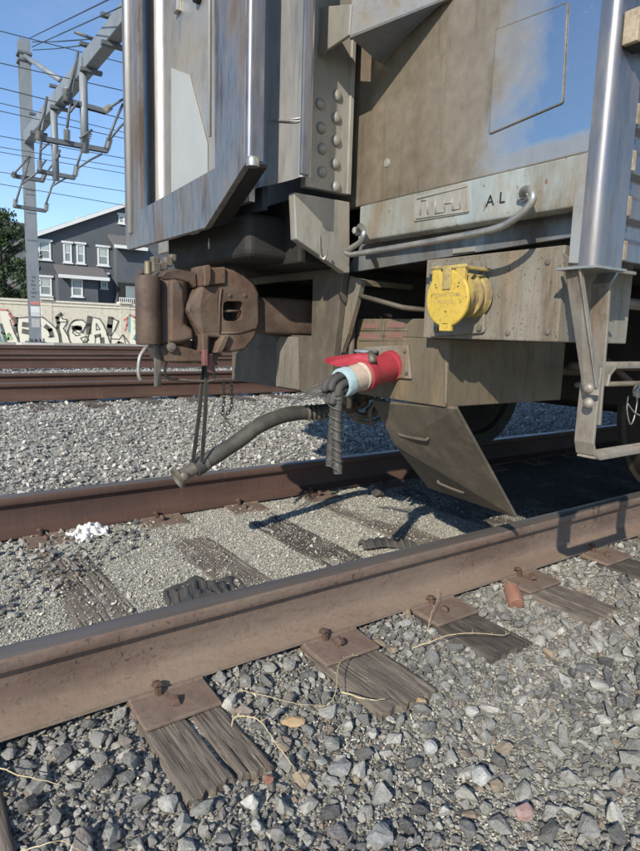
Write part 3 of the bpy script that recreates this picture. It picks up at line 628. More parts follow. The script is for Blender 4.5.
# ---------------------------------------------------------------- background: wall with graffiti
WY = 30.0
wl = thing('concrete_wall', 'long cream block wall covered in graffiti along the railway', 'wall', (6, WY, 0))
b = MB(); b.box((-30, WY, -.3), (60, WY+.22, 1.80)); b.build('wall_panel', m_wall, wl)
b = MB(); b.box((-30, WY-.05, 1.80), (60, WY+.27, 1.90)); b.build('coping', m_wall, wl, bevel=.02)
b = MB(); b.box((-30, WY-.035, 1.66), (60, WY, 1.70)); b.build('moulding', m_wall, wl)
for xx in (at(47, 320, 'y', WY).x-3.55*2, at(47, 320, 'y', WY).x-3.55, at(47, 320, 'y', WY).x, at(125, 320, 'y', WY).x, at(125, 320, 'y', WY).x+3.55, at(125, 320, 'y', WY).x+7.1):
    b = MB(); b.box((xx-.24, WY-.018, -.3), (xx+.24, WY+.3, 1.90)); b.box((xx-.29, WY-.13, 1.90), (xx+.29, WY+.34, 2.0)); b.build('pilaster', m_wall, wl, bevel=.01)
def paint(name, strokes, mt, w, x0, y0, d=.028):
    b = MB(); yp = WY-d
    for st in strokes:
        ww = w
        if isinstance(st[0], (int, float)): ww, st = st[0], st[1:]
        P = [at(x0+x/8, y0+y/8, 'y', yp) for x, y in st]
        for p, q in zip(P, P[1:]):
            t = (q-p).normalized(); n = Vector((-t.z, 0, t.x))*ww/2; e = t*ww*.35
            b.prism([p-n-e, q-n+e, q+n+e, p+n-e], (0, .006, 0))
    return b.build(name, mt, wl)
def fill(name, polys, mt, x0, y0, d):
    b = MB()
    for pl in polys: b.prism([at(x0+x/8, y0+y/8, 'y', WY-d) for x, y in pl], (0, .004, 0))
    return b.build(name, mt, wl)
fill('letter_fill', [[(0, 125), (60, 125), (95, 200), (150, 400), (45, 400)], [(140, 190), (225, 180), (330, 180), (400, 222), (450, 270), (475, 330), (478, 400), (160, 400), (140, 300)],
     [(490, 155), (535, 200), (520, 280), (545, 330), (560, 400), (490, 400), (470, 220)]], m_gwhite, 0, 295, .022)
fill('letter_fill', [[(10, 222), (50, 198), (100, 200), (133, 228), (118, 262), (85, 300), (130, 330), (90, 400), (10, 400), (0, 330)],
     [(165, 178), (235, 190), (265, 230), (295, 300), (325, 400), (135, 400), (150, 330)], [(335, 185), (388, 208), (355, 285), (420, 360), (475, 400), (330, 400), (325, 300)],
     [(485, 170), (590, 185), (590, 400), (480, 400)]], m_gwhite, 70, 295, .022)
paint('graffiti_outline', [[(80, 200), (100, 260), (120, 310), (140, 350), (155, 400)], [.16, (128, 185), (122, 240), (128, 290)], [(128, 185), (225, 178)], [(142, 195), (136, 270), (150, 340), (160, 400)],
     [.22, (192, 236), (225, 240)], [.22, (190, 290), (228, 298)], [(228, 175), (345, 178), (400, 222), (450, 270), (474, 330), (480, 400)], [.2, (368, 252), (402, 280), (416, 328)], [(416, 328), (388, 336)], [.14, (300, 245), (320, 250)],
     [.16, (463, 220), (456, 182), (488, 152)], [(488, 152), (500, 190), (536, 198), (536, 216), (463, 216)], [.14, (470, 222), (462, 262), (478, 320), (490, 400)], [(536, 222), (508, 268), (545, 330)],
     [(640, 200), (590, 205), (560, 240), (540, 290), (550, 350), (580, 400)], [.2, (585, 262), (640, 262)], [(590, 275), (612, 300), (640, 310)], [.15, (212, 380), (250, 382)], [.15, (300, 350), (320, 375)]], m_gblack, .05, 0, 295)
paint('graffiti_outline', [[(10, 222), (50, 198), (100, 200), (133, 228), (118, 262), (100, 300), (82, 300)], [.2, (85, 272), (55, 262), (32, 272)], [(30, 272), (22, 300), (48, 326), (80, 320)], [(85, 345), (130, 330), (150, 360), (110, 380), (88, 350)], [(0, 385), (40, 405)],
     [.24, (158, 182), (152, 240), (150, 300)], [(150, 180), (165, 175), (235, 190), (265, 232), (295, 300), (325, 400)], [(178, 190), (165, 260), (148, 330), (135, 400)], [(212, 228), (240, 275), (212, 280), (210, 235)], [.16, (205, 330), (240, 322)], [(240, 322), (252, 400)], [.2, (258, 350), (262, 400)], [(205, 335), (200, 400)],
     [.26, (326, 188), (318, 250), (314, 310)], [(332, 185), (388, 208), (356, 285), (330, 330), (328, 400)], [(330, 350), (395, 355), (420, 320), (450, 350), (480, 395)], [.16, (370, 400), (392, 382), (420, 392)], [(430, 320), (445, 395)]], m_gblack, .05, 70, 295)
paint('graffiti_red', [[(0, 118), (62, 121), (82, 150), (100, 178)], [(70, 150), (95, 190), (112, 235)]], m_gred, .07, 0, 295, .034)
paint('graffiti_red', [[(432, 200), (462, 182), (455, 240), (440, 285)], [.1, (480, 158), (520, 180), (590, 184)], [.12, (525, 355), (590, 352)], [.1, (545, 290), (575, 275)], [.12, (560, 315), (530, 330), (525, 355)]], m_gred, .08, 70, 295, .034)
paint('graffiti_teal', [[.14, (0, 235), (22, 300), (42, 400)], [.1, (-20, 300), (5, 400)]], m_gteal, .1, 0, 295, .034)
paint('graffiti_teal', [[.1, (474, 165), (474, 290)], [(530, 245), (560, 238)], [(560, 225), (590, 222)], [(510, 350), (525, 320)]], m_gteal, .1, 70, 295, .034)
paint('graffiti_black_band', [[.1, (8, 235), (32, 310), (52, 400)]], m_gblack, .1, 0, 295, .04)
paint('graffiti_green', [[.14, (50, 330), (75, 315), (60, 350), (90, 345)]], m_ggreen, .12, 0, 295, .034)
paint('graffiti_green', [[.2, (520, 215), (545, 210)], [.2, (545, 375), (575, 372)], [.16, (520, 262), (540, 275)]], m_ggreen, .12, 70, 295, .034)

# ---------------------------------------------------------------- background: houses and tree
HY = 45.0
def H(px, py, y=HY): return at(px, py, 'y', y)
hs = thing('house', 'dark slate three-storey house with white window trim behind the wall', 'house', (H(36, 300).x, HY, 0))
xl = H(36, 280).x; pk = H(128, 206); el = H(36, 237)
slope = (pk.z-el.z)/(pk.x-el.x); xr = xl+24; xm = xl+12; zm = el.z+slope*12
b = MB(); b.prism([(xl, HY, 0), (xr, HY, 0), (xr, HY, el.z), (xm, HY, zm), (xl, HY, el.z)], (0, 14, 0)); b.build('wall', m_house, hs)
b = MB()
for s0, s1 in (((xl-.5, el.z-.5*slope), (xm, zm)), ((xr+.5, el.z-.5*slope), (xm, zm))):
    b.prism([(s0[0], HY-.4, s0[1]+.02), (s1[0], HY-.4, s1[1]+.02), (s1[0], HY-.4, s1[1]+.22), (s0[0], HY-.4, s0[1]+.22)], (0, 14.8, 0))
rf = b.build('roof', m_shingle, hs)
b = MB()
for s0, s1 in (((xl-.5, el.z-.5*slope), (xm, zm)), ((xr+.5, el.z-.5*slope), (xm, zm))):
    b.prism([(s0[0], HY-.46, s0[1]-.06), (s1[0], HY-.46, s1[1]-.06), (s1[0], HY-.46, s1[1]+.2), (s0[0], HY-.46, s0[1]+.2)], (0, .06, 0))
b.build('fascia', m_trim, rf)
b = MB(); q = H(90, 216); b.box((q.x-.1, HY+3, q.z-.5), (q.x+.1, HY+3.2, q.z+.35)); b.build('vent_pipe', m_trim, rf)
def window(x0, y0, x1, y1, par, yy=HY, arch=False):
    A = H(x0, (y0+y1)/2, yy).x; B = H(x1, (y0+y1)/2, yy).x; zt = H((x0+x1)/2, y0, yy).z; zb = H((x0+x1)/2, y1, yy).z
    b = MB(); w = .11
    b.box((A-w, yy-.06, zb-w), (A, yy+.05, zt+w)); b.box((B, yy-.06, zb-w), (B+w, yy+.05, zt+w))
    b.box((A, yy-.06, zb-w), (B, yy+.05, zb)); b.box((A, yy-.06, zt), (B, yy+.05, zt+w))
    b.box((A-w-.1, yy-.14, zt+w), (B+w+.1, yy+.03, zt+w+.13)); b.box((A-w-.06, yy-.12, zb-w-.08), (B+w+.06, yy+.03, zb-w))
    mz = (zt+zb)/2; b.box((A, yy-.035, mz-.03), (B, yy+.02, mz+.03))
    f = b.build('window', m_trim, par)
    b = MB(); b.box((A, yy-.015, zb), (B, yy+.02, zt)); b.build('pane', m_glass, f)
    b = MB(); b.box((A+.05, yy-.026, mz+.03), (B-.05, yy-.018, zt-.03)); b.build('blind', m_blind, f)
for w_ in ((40, 243, 49, 258), (65, 245, 70, 261), (78, 246, 83, 262), (99, 249, 107, 264), (126, 252, 134, 266), (41, 279, 50, 294), (73, 281, 81, 295), (102, 276, 106, 287), (120, 217, 123, 222)):
    if w_[0] == 73: continue
    window(*w_, hs)
b = MB(); p0, p1 = H(55, 277).x, H(100, 277).x; zt = H(77, 276).z      # projecting bay under the lower roof
b.box((p0, HY-.9, 0), (H(98, 290, HY-.9).x, HY-.002, zt)); b.build('bay', m_house, hs); window(73, 281, 81, 295, hs, HY-.9)
def aw(p, z0, z1, d):
    xa, xb = H(p[0], z1).x, H(p[1], z1).x; za, zb = H(p[0], z0).z, H(p[0], z1, HY-d).z
    b = MB(); b.prism([(xa, HY-.003, za), (xa, HY-d, zb), (xa, HY-d, zb-.16), (xa, HY-.003, za-.2)], (xb-xa, 0, 0)); o = b.build('awning_roof', m_shingle, hs)
    b = MB(); b.box((xa-.03, HY-d-.06, zb-.2), (xb+.03, HY-d-.003, zb+.02)); b.build('gutter', m_trim, o)
aw((54, 103), 264, 274, 1.4); aw((108, 140), 234, 244, 1.5)
b = MB(); b.box((H(113, 250).x, HY-.8, 0), (xl+20, HY-.004, H(113, 245).z)); b.build('side_bay', m_house, hs)
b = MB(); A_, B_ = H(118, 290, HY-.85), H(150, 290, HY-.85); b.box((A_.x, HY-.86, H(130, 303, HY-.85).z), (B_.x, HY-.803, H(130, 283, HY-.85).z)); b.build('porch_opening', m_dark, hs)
b = MB(); b.box((H(126, 290).x-.3, HY-.9, H(130, 300).z), (H(136, 290).x-.3, HY-.862, H(130, 287).z)); b.build('porch_window', m_glass, hs)
b = MB()
za, zb = H(130, 304, HY-1).z, H(130, 298, HY-1).z
b.box((A_.x, HY-1.1, zb-.06), (B_.x, HY-1.04, zb)); b.box((A_.x, HY-1.1, za-.05), (B_.x, HY-1.04, za))
k = A_.x
while k < B_.x: b.box((k, HY-1.09, za), (k+.05, HY-1.05, zb-.06)); k += .14
b.build('railing', m_trim, hs)
h2 = thing('house', 'pale grey house with an arched window, half hidden behind the tree', 'house', (4, 55, 0))
b = MB(); b.box((-6, 55, 0), (H(34, 280, 55).x, 66, H(20, 238, 55).z)); b.build('wall', m_house2, h2)
b = MB(); b.prism([(-6.5, 54.5, H(20, 239, 55).z), (-6.5, 66.5, H(20, 239, 55).z), (-6.5, 60, H(20, 239, 55).z+2)], (H(34, 280, 55).x+7, 0, 0)); b.build('roof', m_shingle, h2)
window(3, 289, 6, 300, h2, 55); window(14, 262, 18, 274, h2, 55)
b = MB(); xa = H(22, 280, 53).x; b.box((xa, 54, 0), (xa+1.1, 55-.01, H(22, 275, 53).z)); b.build('dark_recess', m_house, h2)

tr = thing('tree', 'dark leafy evergreen tree at the left edge beside the steel pole', 'tree', (H(6, 300, 38).x, 38, 0))
tx = H(4, 300, 38).x; b = MB()
b.tube([(tx, 38, -.2), (tx+.1, 38, 1.5), (tx, 38.1, 3.4), (tx-.1, 38, 6)], [.22, .19, .13, .05], 9)
rs = random.Random(3)
for k in range(14):
    z0 = rs.uniform(1.8, 5); a = rs.uniform(0, 6.28); l = rs.uniform(.9, 1.7); b.tube([(tx, 38, z0), (tx+math.cos(a)*l*.5, 38+math.sin(a)*l*.5, z0+.4), (tx+math.cos(a)*l, 38+math.sin(a)*l, z0+.9)], [.07, .045, .02], 6)
b.build('trunk', m_bark, tr, smooth=60)
verts, faces = [], []
for k in range(95):
    a = rs.uniform(0, 6.28); zz = rs.uniform(1.7, 6.9); rad = 1.75*math.sqrt(max(.05, 1-((zz-4.1)/3.0)**2)); rr = rad*math.sqrt(rs.random())*1.0
    c = Vector((tx+math.cos(a)*rr, 38+math.sin(a)*rr, zz)); cr = rs.uniform(.25, .5)
    for j in range(90):
        v = Vector((rs.gauss(0, 1), rs.gauss(0, 1), rs.gauss(0, .8))).normalized()*cr*rs.uniform(.5, 1.1); p = c+v
        n = (v.normalized()+Vector((rs.gauss(0, .6), rs.gauss(0, .6), rs.gauss(0, .6)))).normalized(); u = n.orthogonal().normalized(); w = n.cross(u); s_ = rs.uniform(.05, .10); i = len(verts)
        verts += [p+u*s_*1.5, p+w*s_*.6, p-u*s_*1.5, p-w*s_*.6]; faces.append((i, i+1, i+2, i+3))
me = bpy.data.meshes.new('crown'); me.from_pydata([tuple(v-Vector(tr.location)) for v in verts], [], faces); me.materials.append(m_leaf)
o = bpy.data.objects.new('crown', me); COL.objects.link(o); o.parent = tr

# ---------------------------------------------------------------- catenary portal
PYY = 21.0; pb = at(34, 343, 'y', PYY); PXX = 3.92
pole = thing('catenary_pole', 'tall grey steel pole with stickers near its foot, in front of the wall', 'pole', (PXX, PYY, 0))
b = MB(); zt = at(22, 40, 'y', PYY).z
b.box((PXX-.15, PYY-.16, -.1), (PXX+.15, PYY-.145, zt)); b.box((PXX-.15, PYY+.145, -.1), (PXX+.15, PYY+.16, zt)); b.box((PXX-.008, PYY-.145, -.1), (PXX+.008, PYY+.145, zt))
b.build('column', m_galv, pole)
b = MB(); b.box((PXX-.5, PYY-.4, -.3), (PXX+.5, PYY+.4, .23)); b.build('footing', m_conc, pole, bevel=.03)
b = MB(); b.box((PXX-.26, PYY-.24, .23), (PXX+.26, PYY+.24, .27))
for sx in (-.2, -.07, .07, .2): b.lathe((PXX+sx, PYY-.2, .27), (0, 0, 1), [(0, .03), (.1, .03)], 6)
b.build('base_plate', m_galvd, pole)
b = MB(); b.box((PXX-.19, PYY-.2, zt-.42), (PXX+.19, PYY+.2, zt-.36)); b.box((PXX-.19, PYY-.2, zt-.62), (PXX+.19, PYY+.2, zt-.56)); b.build('clamp', m_galvd, pole)
b = MB(); b.box((PXX-.13, PYY-.168, 1.05), (PXX+.13, PYY-.162, 1.35)); b.build('notice', m_trim, pole)
b = MB(); b.box((PXX-.13, PYY-.168, 1.40), (PXX+.13, PYY-.162, 1.50)); b.build('red_band', m_gred, pole)
b = MB(); b.box((PXX-.12, PYY-.168, .70), (PXX+.12, PYY-.162, .98)); b.build('notice', m_insul, pole)
b = MB()
for q in range(6): b.box((PXX-.1+.02*(q % 3), PYY-.168, 1.62+q*.12), (PXX+.0+.04*(q % 2), PYY-.163, 1.66+q*.12))
b.build('scrawl', m_gblack, pole)
bz = 6.12
beam = thing('portal_beam', 'long grey box beam reaching over the tracks from the pole', 'beam', (PXX, PYY, bz))
b = MB(); b.box((PXX-.13, 6.0, bz), (PXX+.13, PYY-.165, bz+.34)); b.build('girder', m_galv, beam, bevel=.02)
b = MB(); b.tube([(PXX, PYY-.2, zt-.5), at(60, 80, 'x', PXX)], .07, 8); b.build('tie_rod', m_galv, beam)
for yy in (11.0, 12.6, 14.1, 16.9, 19.4):
    b = MB(); b.box((PXX-.22, yy-.06, bz-.08), (PXX+.22, yy+.06, bz-.01)); b.box((PXX-.22, yy-.06, bz+.41), (PXX+.22, yy+.06, bz+.47)); b.build('clamp', m_galvd, beam)
b = MB(); q = at(92, 38, 'x', PXX); b.tube([(q.x-.35, q.y, q.z+.02), (q.x-.1, q.y, q.z), (q.x+.05, q.y, q.z-.02)], .035, 8); b.box((q.x-.02, q.y-.02, bz+.3), (q.x+.02, q.y+.02, q.z)); b.build('lamp_arm', m_galvd, beam)
def insul(b, p, q, r=.075):
    p, q = Vector(p), Vector(q); d = q-p; n = 7; prof = []
    for k in range(n): prof += [(d.length*k/n, r*.45), (d.length*(k+.3)/n, r), (d.length*(k+.6)/n, r*.45)]
    prof.append((d.length, r*.45)); b.lathe(p, d, prof, 8)
def assembly(label, yt, tube_px, bars, rods, ins, top=bz):
    t = thing('insulator_frame', label, 'insulator frame', (PXX, yt, 4.5), 'frames hanging under the portal beam')
    if tube_px:
        p = at(*tube_px, 'y', yt); b = MB(); b.tube([(p.x, yt, top-.01), (p.x, yt, p.z-.05)], .085, 10); b.build('drop_tube', m_galv, t)
    for (x0, y0, x1, y1) in bars:
        A, B = at(x0, y0, 'y', yt), at(x1, y1, 'y', yt); b = MB(); d = (B-A)
        u = Vector((0, 1, 0)); n = d.normalized().cross(u)
        for s_ in (-.055, .055): b.strap([A+u*s_, B+u*s_], n, .09, .02)
        k = 0
        while k < 1: b.box(A+d*k-Vector((.02, .055, .03)), A+d*k+Vector((.02, .055, .03))); k += .09
        b.build('crossbar', m_galvd, t)
    b = MB()
    for r_ in rods: b.tube([at(x, y, 'y', yt-.12+.06*(i % 3)) for i, (x, y) in enumerate(r_)], .028, 6)
    b.build('rods', m_galvd, t)
    for (x0, y0, x1, y1) in ins:
        b = MB(); insul(b, at(x0, y0, 'y', yt-.08), at(x1, y1, 'y', yt-.08)); b.build('insulator', m_insul, t, smooth=30)
assembly('largest hanging frame of two long slotted bars under the nearest drop tube', 14.2, (85, 150),
         [(38, 138, 108, 151), (64, 100, 106, 112)],
         [[(67, 128), (70, 105), (78, 52)], [(38, 130), (44, 112), (47, 97)], [(108, 140), (115, 122), (123, 104)], [(111, 138), (120, 127), (128, 120)], [(109, 108), (120, 101), (128, 97)], [(70, 112), (78, 102)], [(80, 138), (92, 130)], [(66, 95), (70, 84), (77, 60)]],
         [(67, 141, 67, 129), (107, 149, 110, 138), (105, 111, 111, 106), (66, 101, 66, 88), (38, 140, 39, 129)])
assembly('middle hanging frame on the second drop tube, just right of the pole', 17.0, (56, 178),
         [(38, 171, 75, 178)], [[(40, 160), (42, 130), (47, 98)], [(77, 166), (82, 150), (88, 130)], [(78, 168), (90, 160), (102, 154)], [(41, 150), (50, 142)], [(56, 160), (60, 150)]],
         [(40, 171, 40, 160), (75, 176, 77, 166), (85, 148, 90, 132)])
assembly('small upper frame of slotted bar and rods beside the pole', 20.2, None, [(13, 176, 44, 181)], [[(14, 174), (30, 156)], [(24, 176), (30, 157)], [(44, 178), (47, 172), (60, 155)]], [(13, 177, 15, 172), (42, 181, 45, 174)])
assembly('lowest frame of slotted bar and rods across the pole', 19.6, None, [(14, 206, 46, 211)], [[(16, 202), (22, 182), (27, 170)], [(22, 184), (38, 172), (46, 160)], [(46, 204), (52, 186), (56, 178)], [(52, 186), (66, 178)]], [(15, 207, 16, 199), (46, 211, 47, 203)])
wires = [((0, 31), (120, 62), 14.4, 'topmost dark wire sagging from the left edge past the pole top'), ((0, 63), (120, 90), 14.2, 'dark wire passing between the pole top and the beam joint'), ((0, 88), (120, 118), 14.2, 'dark wire crossing the pole above the beam joint'),
         ((0, 103), (122, 132), 18, 'faint wire crossing the pole below the upper pair'), ((0, 111), (122, 138), 17, 'thick dark wire crossing the pole just above the beam end'), ((0, 136), (122, 158), 17, 'wire crossing the pole at the beam end'),
         ((0, 147), (122, 167), 20, 'thin wire crossing the pole just below the beam end'), ((0, 152), (122, 173), 20, 'lower of the two close wires below the beam end'), ((0, 172), (122, 191), 20, 'wire running behind the small upper frame'), ((0, 184), (122, 205), 19.6, 'lowest wire, just above the lowest frame'),]
for a, c, yy, lb in wires:
    A, B = at(*a, 'y', yy), at(*c, 'y', yy); d = (B-A); A2 = A-d*4; B2 = B+d*5
    z = (A.z+B.z)/2; pts = []
    for k in range(25):
        t = k/24; p = A2.lerp(B2, t); pts.append(p)
    b = MB(); b.tube(pts, .0095, 5); o = b.build('overhead_wire', m_wire, origin=tuple(A)); setp(o, lb, 'wire', 'overhead wires over the tracks')
for a, c, lb in (((30, 38), (105, 0), 'upper guy wire rising right from the pole top'), ((32, 47), (120, 6), 'second guy wire rising right from the pole top'), ((32, 42), (92, 39), 'thin wire from pole top to the lamp arm'), ((33, 50), (86, 45), 'lower thin wire from pole top towards the lamp arm')):
    A = at(*a, 'y', PYY-.1); B = at(*c, 'y', 14.0 if c[0] < 100 else 11.); b = MB(); C_ = B+(B-A)*(0 if c[0] < 100 else 1.2)
    b.tube([A, A.lerp(C_, .5)-Vector((0, 0, .02)), C_], .013, 5); o = b.build('guy_wire', m_wire, origin=tuple(A)); setp(o, lb, 'wire', 'wires at the pole top')

# ================================================================ TRAIN CAR
XE = 1.40; CY = 2.285
car = thing('train_car', 'dirty stainless steel passenger train car end with coupler, standing on the near track', 'train car', (XE, CY, 0))
def pp(name, px, ax, v, off, mt, par=car, **k):
    b = MB(); b.prism(poly(px, ax, v), off); return b.build(name, mt, par, **k)
YN = .86                                        # near side of the body
b = MB(); b.box((XE+.10, YN+.03, 1.03), (24, 3.70, 4.0)); b.build('body_shell', m_dark, car)
# --- end panel and its rim
b = MB(); b.box((XE, .885, 1.232), (XE+.029, 3.7, 4.0)); endp = b.build('end_panel', m_endp, car, bevel=.004)
pl = poly([(490, 134), (497, 30), (568, 3), (563, 103)], 'x', XE)
def rounded(P, r, n=5):
    out = []
    for i in range(len(P)):
        a, b_, c = P[i-1], P[i], P[(i+1) % len(P)]; d1 = (a-b_).normalized()*r; d2 = (c-b_).normalized()*r
        for k in range(n+1):
            t = k/n; out.append(((1-t)**2)*(b_+d1)+2*t*(1-t)*b_+t*t*(b_+d2))
    return out
b = MB(); b.prism(rounded(pl, .006), (-.004, 0, 0)); ap = b.build('access_plate', m_endp, endp, bevel=.002)
b = MB(); b.tube([p+Vector((-.002, 0, 0)) for p in rounded(pl, .006)], .0022, 6, closed=True); b.build('gasket', m_fit, ap)
# --- sill: painted face with a rolled lip, web below
zf0 = 1.226
prof = [(XE-.018, zf0), (XE-.018, 1.135), (XE-.022, 1.122), (XE-.020, 1.108), (XE-.008, 1.100), (XE+.012, 1.100), (XE+.02, 1.106), (XE+.02, zf0)]
b = MB(); b.prism([(x_, .905, z_) for x_, z_ in prof], (0, 1.73-.905, 0)); sill = b.build('sill_panel', m_sill, car, bevel=.003, smooth=40)
b = MB(); b.prism([at(345, 273, 'x', XE+.055), at(571, 237, 'x', XE+.055), (XE+.055, .895, 1.12), (XE+.055, 1.80, 1.12)], (.02, 0, 0)); b.build('sill_web', m_sill2, car)
b = MB(); o_ = XE-.0195
for ch, px in (('A', (490, 201)), ('L', (502, 198))): b.text(ch, at(*px, 'x', o_), (0, -1, 0), (0, 0, 1), .042, .0008)
b.build('lettering', m_black, sill)
# worn plaque with welded marks
pq = rounded(poly([(414, 222), (415, 197), (468, 183), (470, 213)], 'x', XE-.018), .01)
b = MB(); b.prism(pq, (-.004, 0, 0)); plq = b.build('plaque', m_block, sill, bevel=.0015)
b = MB(); xq = XE-.0235
def seg(a, c, r=.0022): b.tube([at(*a, 'x', xq), at(*c, 'x', xq)], r, 5)
for x_, y0, y1 in ((427, 199, 214), (435, 197, 213), (444, 196, 211), (452, 194, 210)): seg((x_, y0), (x_+.5, y1))
seg((435, 213.5), (444.5, 211)); seg((444, 204), (452, 202)); seg((452, 210), (460, 208)); seg((427, 199), (421, 201)); seg((421, 201), (420, 215)); seg((459, 193), (460, 208)); seg((416, 219), (468, 211), .0016); seg((417, 199), (467, 186), .0016)
b.build('weld_marks', m_block, plq)
b = MB(); b.box(at(453, 254, 'x', XE+.052)-Vector((.004, 0, 0)), at(475, 248, 'x', XE+.052)+Vector((.004, 0, .004))); b.build('casting_mark', m_block, sill, bevel=.002)
# --- handrail: pipe loops at both ends
xh = XE-.085
path = [at(358, 229, 'x', XE-.03), at(361, 226, 'x', XE-.06), at(364, 232, 'x', xh), at(361, 241, 'x', xh), at(353, 247, 'x', xh), at(346, 251, 'x', xh), at(350, 254.5, 'x', xh), at(362, 253, 'x', xh), at(400, 247, 'x', xh), at(440, 240, 'x', xh), at(475, 233.5, 'x', xh), at(500, 227, 'x', xh), at(517, 217, 'x', xh), at(530, 205, 'x', xh), at(533, 195, 'x', xh), at(529, 189, 'x', XE-.07), at(523, 191, 'x', XE-.045), at(522, 197, 'x', XE-.024)]
b = MB(); b.tube(smooth_path(path, 6), .0095, 12); hr = b.build('handrail', m_pipe, car)
for q in ((358, 231), (524, 196)):
    b = MB(); b.lathe(at(*q, 'x', XE-.018), (-1, 0, 0), [(0, .017), (.006, .017), (.007, .012), (.018, .012), (.02, .006)], 6); b.build('bolt', m_weld, hr)
# --- corner post
PX0, PX1 = 1.365, 1.475
b = MB(); rr = .028; ring = []
y0, y1 = .822, .868
pts2 = [(PX0, y1)]+[(PX0+rr-rr*math.cos(a), y0+rr-rr*math.sin(a)) for a in [k*math.pi/2/8 for k in range(9)]]+[(PX1, y0), (PX1+.004, y0+.01), (PX1+.004, y1)]
b.prism([(x_, y_, .962) for x_, y_ in pts2], (0, 0, 3.0)); post = b.build('corner_post', m_post, car, smooth=30)
b = MB(); b.prism([(PX0-.004, .925, .956), (PX0-.004, y0-.004, .956), (PX1+.012, y0-.008, .956), (PX1+.012, .925, .956)], (0, 0, .006)); b.build('end_cap', m_pipe, post)
pp('post_flange', [(577, 155), (594, 150), (586, 264), (568, 263)], 'x', PX0+.006, (.02, 0, 0), m_panel, post, bevel=.002)
# --- fluted side
b = MB(); zz = .985; per = .105
prof2 = []
while zz < 3.9:
    prof2 += [(.842, zz), (.842, zz+.045), (.858, zz+.058), (.858, zz+.092)]; zz += per
b.prism([(PX1+.02, y_, z_) for y_, z_ in prof2]+[(PX1+.02, .90, 3.9), (PX1+.02, .90, .985)], (20, 0, 0)); fl = b.build('fluted_side', m_post, car, bevel=.003)
zz = .985
for k in range(9):
    b = MB(); b.box((PX1+.012, .828, zz-.002), (PX1+.032, .841, zz+.047)); b.build('flute_cap', m_brk, fl, bevel=.004); zz += per
q = Vector((1.39, 0, 0)); b = MB(); b.box((1.380, .785, 1.437), (1.395, .8205, 1.507)); mk = b.build('marker_bracket', m_brk, car, bevel=.003)
b = MB(); b.box((1.3955, .775, 1.435), (1.44, .821, 1.500)); b.build('bracket_body', m_dark, mk, bevel=.003)
b = MB(); b.lathe((1.48, .82, 1.475), (0, -1, 0), [(0, .036), (.03, .036), (.034, .030), (.045, .028), (.05, 0)], 20); b.build('lens', m_pipe, mk, smooth=30)
# --- riveted side plate of the centre post and lower block
YS = 1.75
b = MB(); b.box((1.165, YS, 1.262), (1.345, YS+.03, 3.6)); b.box((1.335, YS-.006, 1.262), (1.352, YS+.03, 3.6)); rv = b.build('riveted_plate', m_block, car, bevel=.003)
for x_, y_ in ((320, 104), (321, 128), (322, 149), (322, 172), (337, 96), (336, 118), (336, 141), (335, 164), (336, 187)):
    b = MB(); b.lathe(at(x_, y_, 'y', YS), (0, -1, 0), [(0, .019), (.004, .0185), (.009, .014), (.012, .007), (.0125, 0)], 16); b.build('rivet', m_block, rv, smooth=45)
pp('buffer_block', [(294, 192), (296, 239), (345, 273), (350, 273), (350, 202)], 'y', YS+.004, (0, .035, 0), m_block, bevel=.004)
b = MB(); b.strap([at(319, 234, 'y', YS), at(319.5, 250, 'y', YS-.004), at(320.5, 257, 'y', YS-.02), at(324, 259, 'y', YS-.03), at(327, 255, 'y', YS-.03), at(327, 248, 'y', YS-.03)], (1, .0, 0), .0055, .005); b.build('j_hook', m_pipe, car)
# --- rounded diaphragm side column
b = MB(); pts2 = []
for (x_, y_) in ((1.10, 1.64), (1.085, 1.66), (1.085, 1.70), (1.075, 1.78), (1.06, 1.86), (1.062, 1.93), (1.075, 1.99), (1.12, 2.04)): pts2.append((x_, y_))
pts2 += [(1.16, 2.04), (1.114, 1.645)]
sm = smooth_path([Vector((x_, y_, 0)) for x_, y_ in pts2[:8]], 5)
sm = [(v.x, v.y) for v in sm]+pts2[8:]
def col_z(y_): return 1.262+.02*max(0, (1.86-y_)/.2)*0+.10*max(0, (y_-1.90)/.14)**1.5
bot = [b.bm.verts.new((x_, y_, col_z(y_))) for x_, y_ in sm]; top = [b.bm.verts.new((x_, y_, 3.6)) for x_, y_ in sm]; n = len(sm)
for i in range(n): b.bm.faces.new((bot[i], bot[(i+1) % n], top[(i+1) % n], top[i]))
b.bm.faces.new(bot); b.bm.faces.new(top[::-1]); dcol = b.build('diaphragm_column', m_steel, car, smooth=35)
b = MB(); b.lathe(at(387, 163, 'x', XE), (-1, 0, 0), [(0, .014), (.003, .013), (.004, .008), (.0042, 0)], 16); b.build('drain_plug', m_block, endp, smooth=30)
b = MB(); b.box((1.068, 1.628, 1.262), (1.10, 1.642, 3.6)); b.build('edge_flange', m_post, dcol, bevel=.004)
b = MB(); b.tube([at(263, 118, 'x', 1.064), at(285, 120, 'x', 1.075), at(300, 118, 'x', 1.083)], .0022, 5); b.tube([at(262, 120.5, 'x', 1.062), at(300, 121, 'x', 1.082)], .0016, 5); b.build('crease', m_steel, dcol)
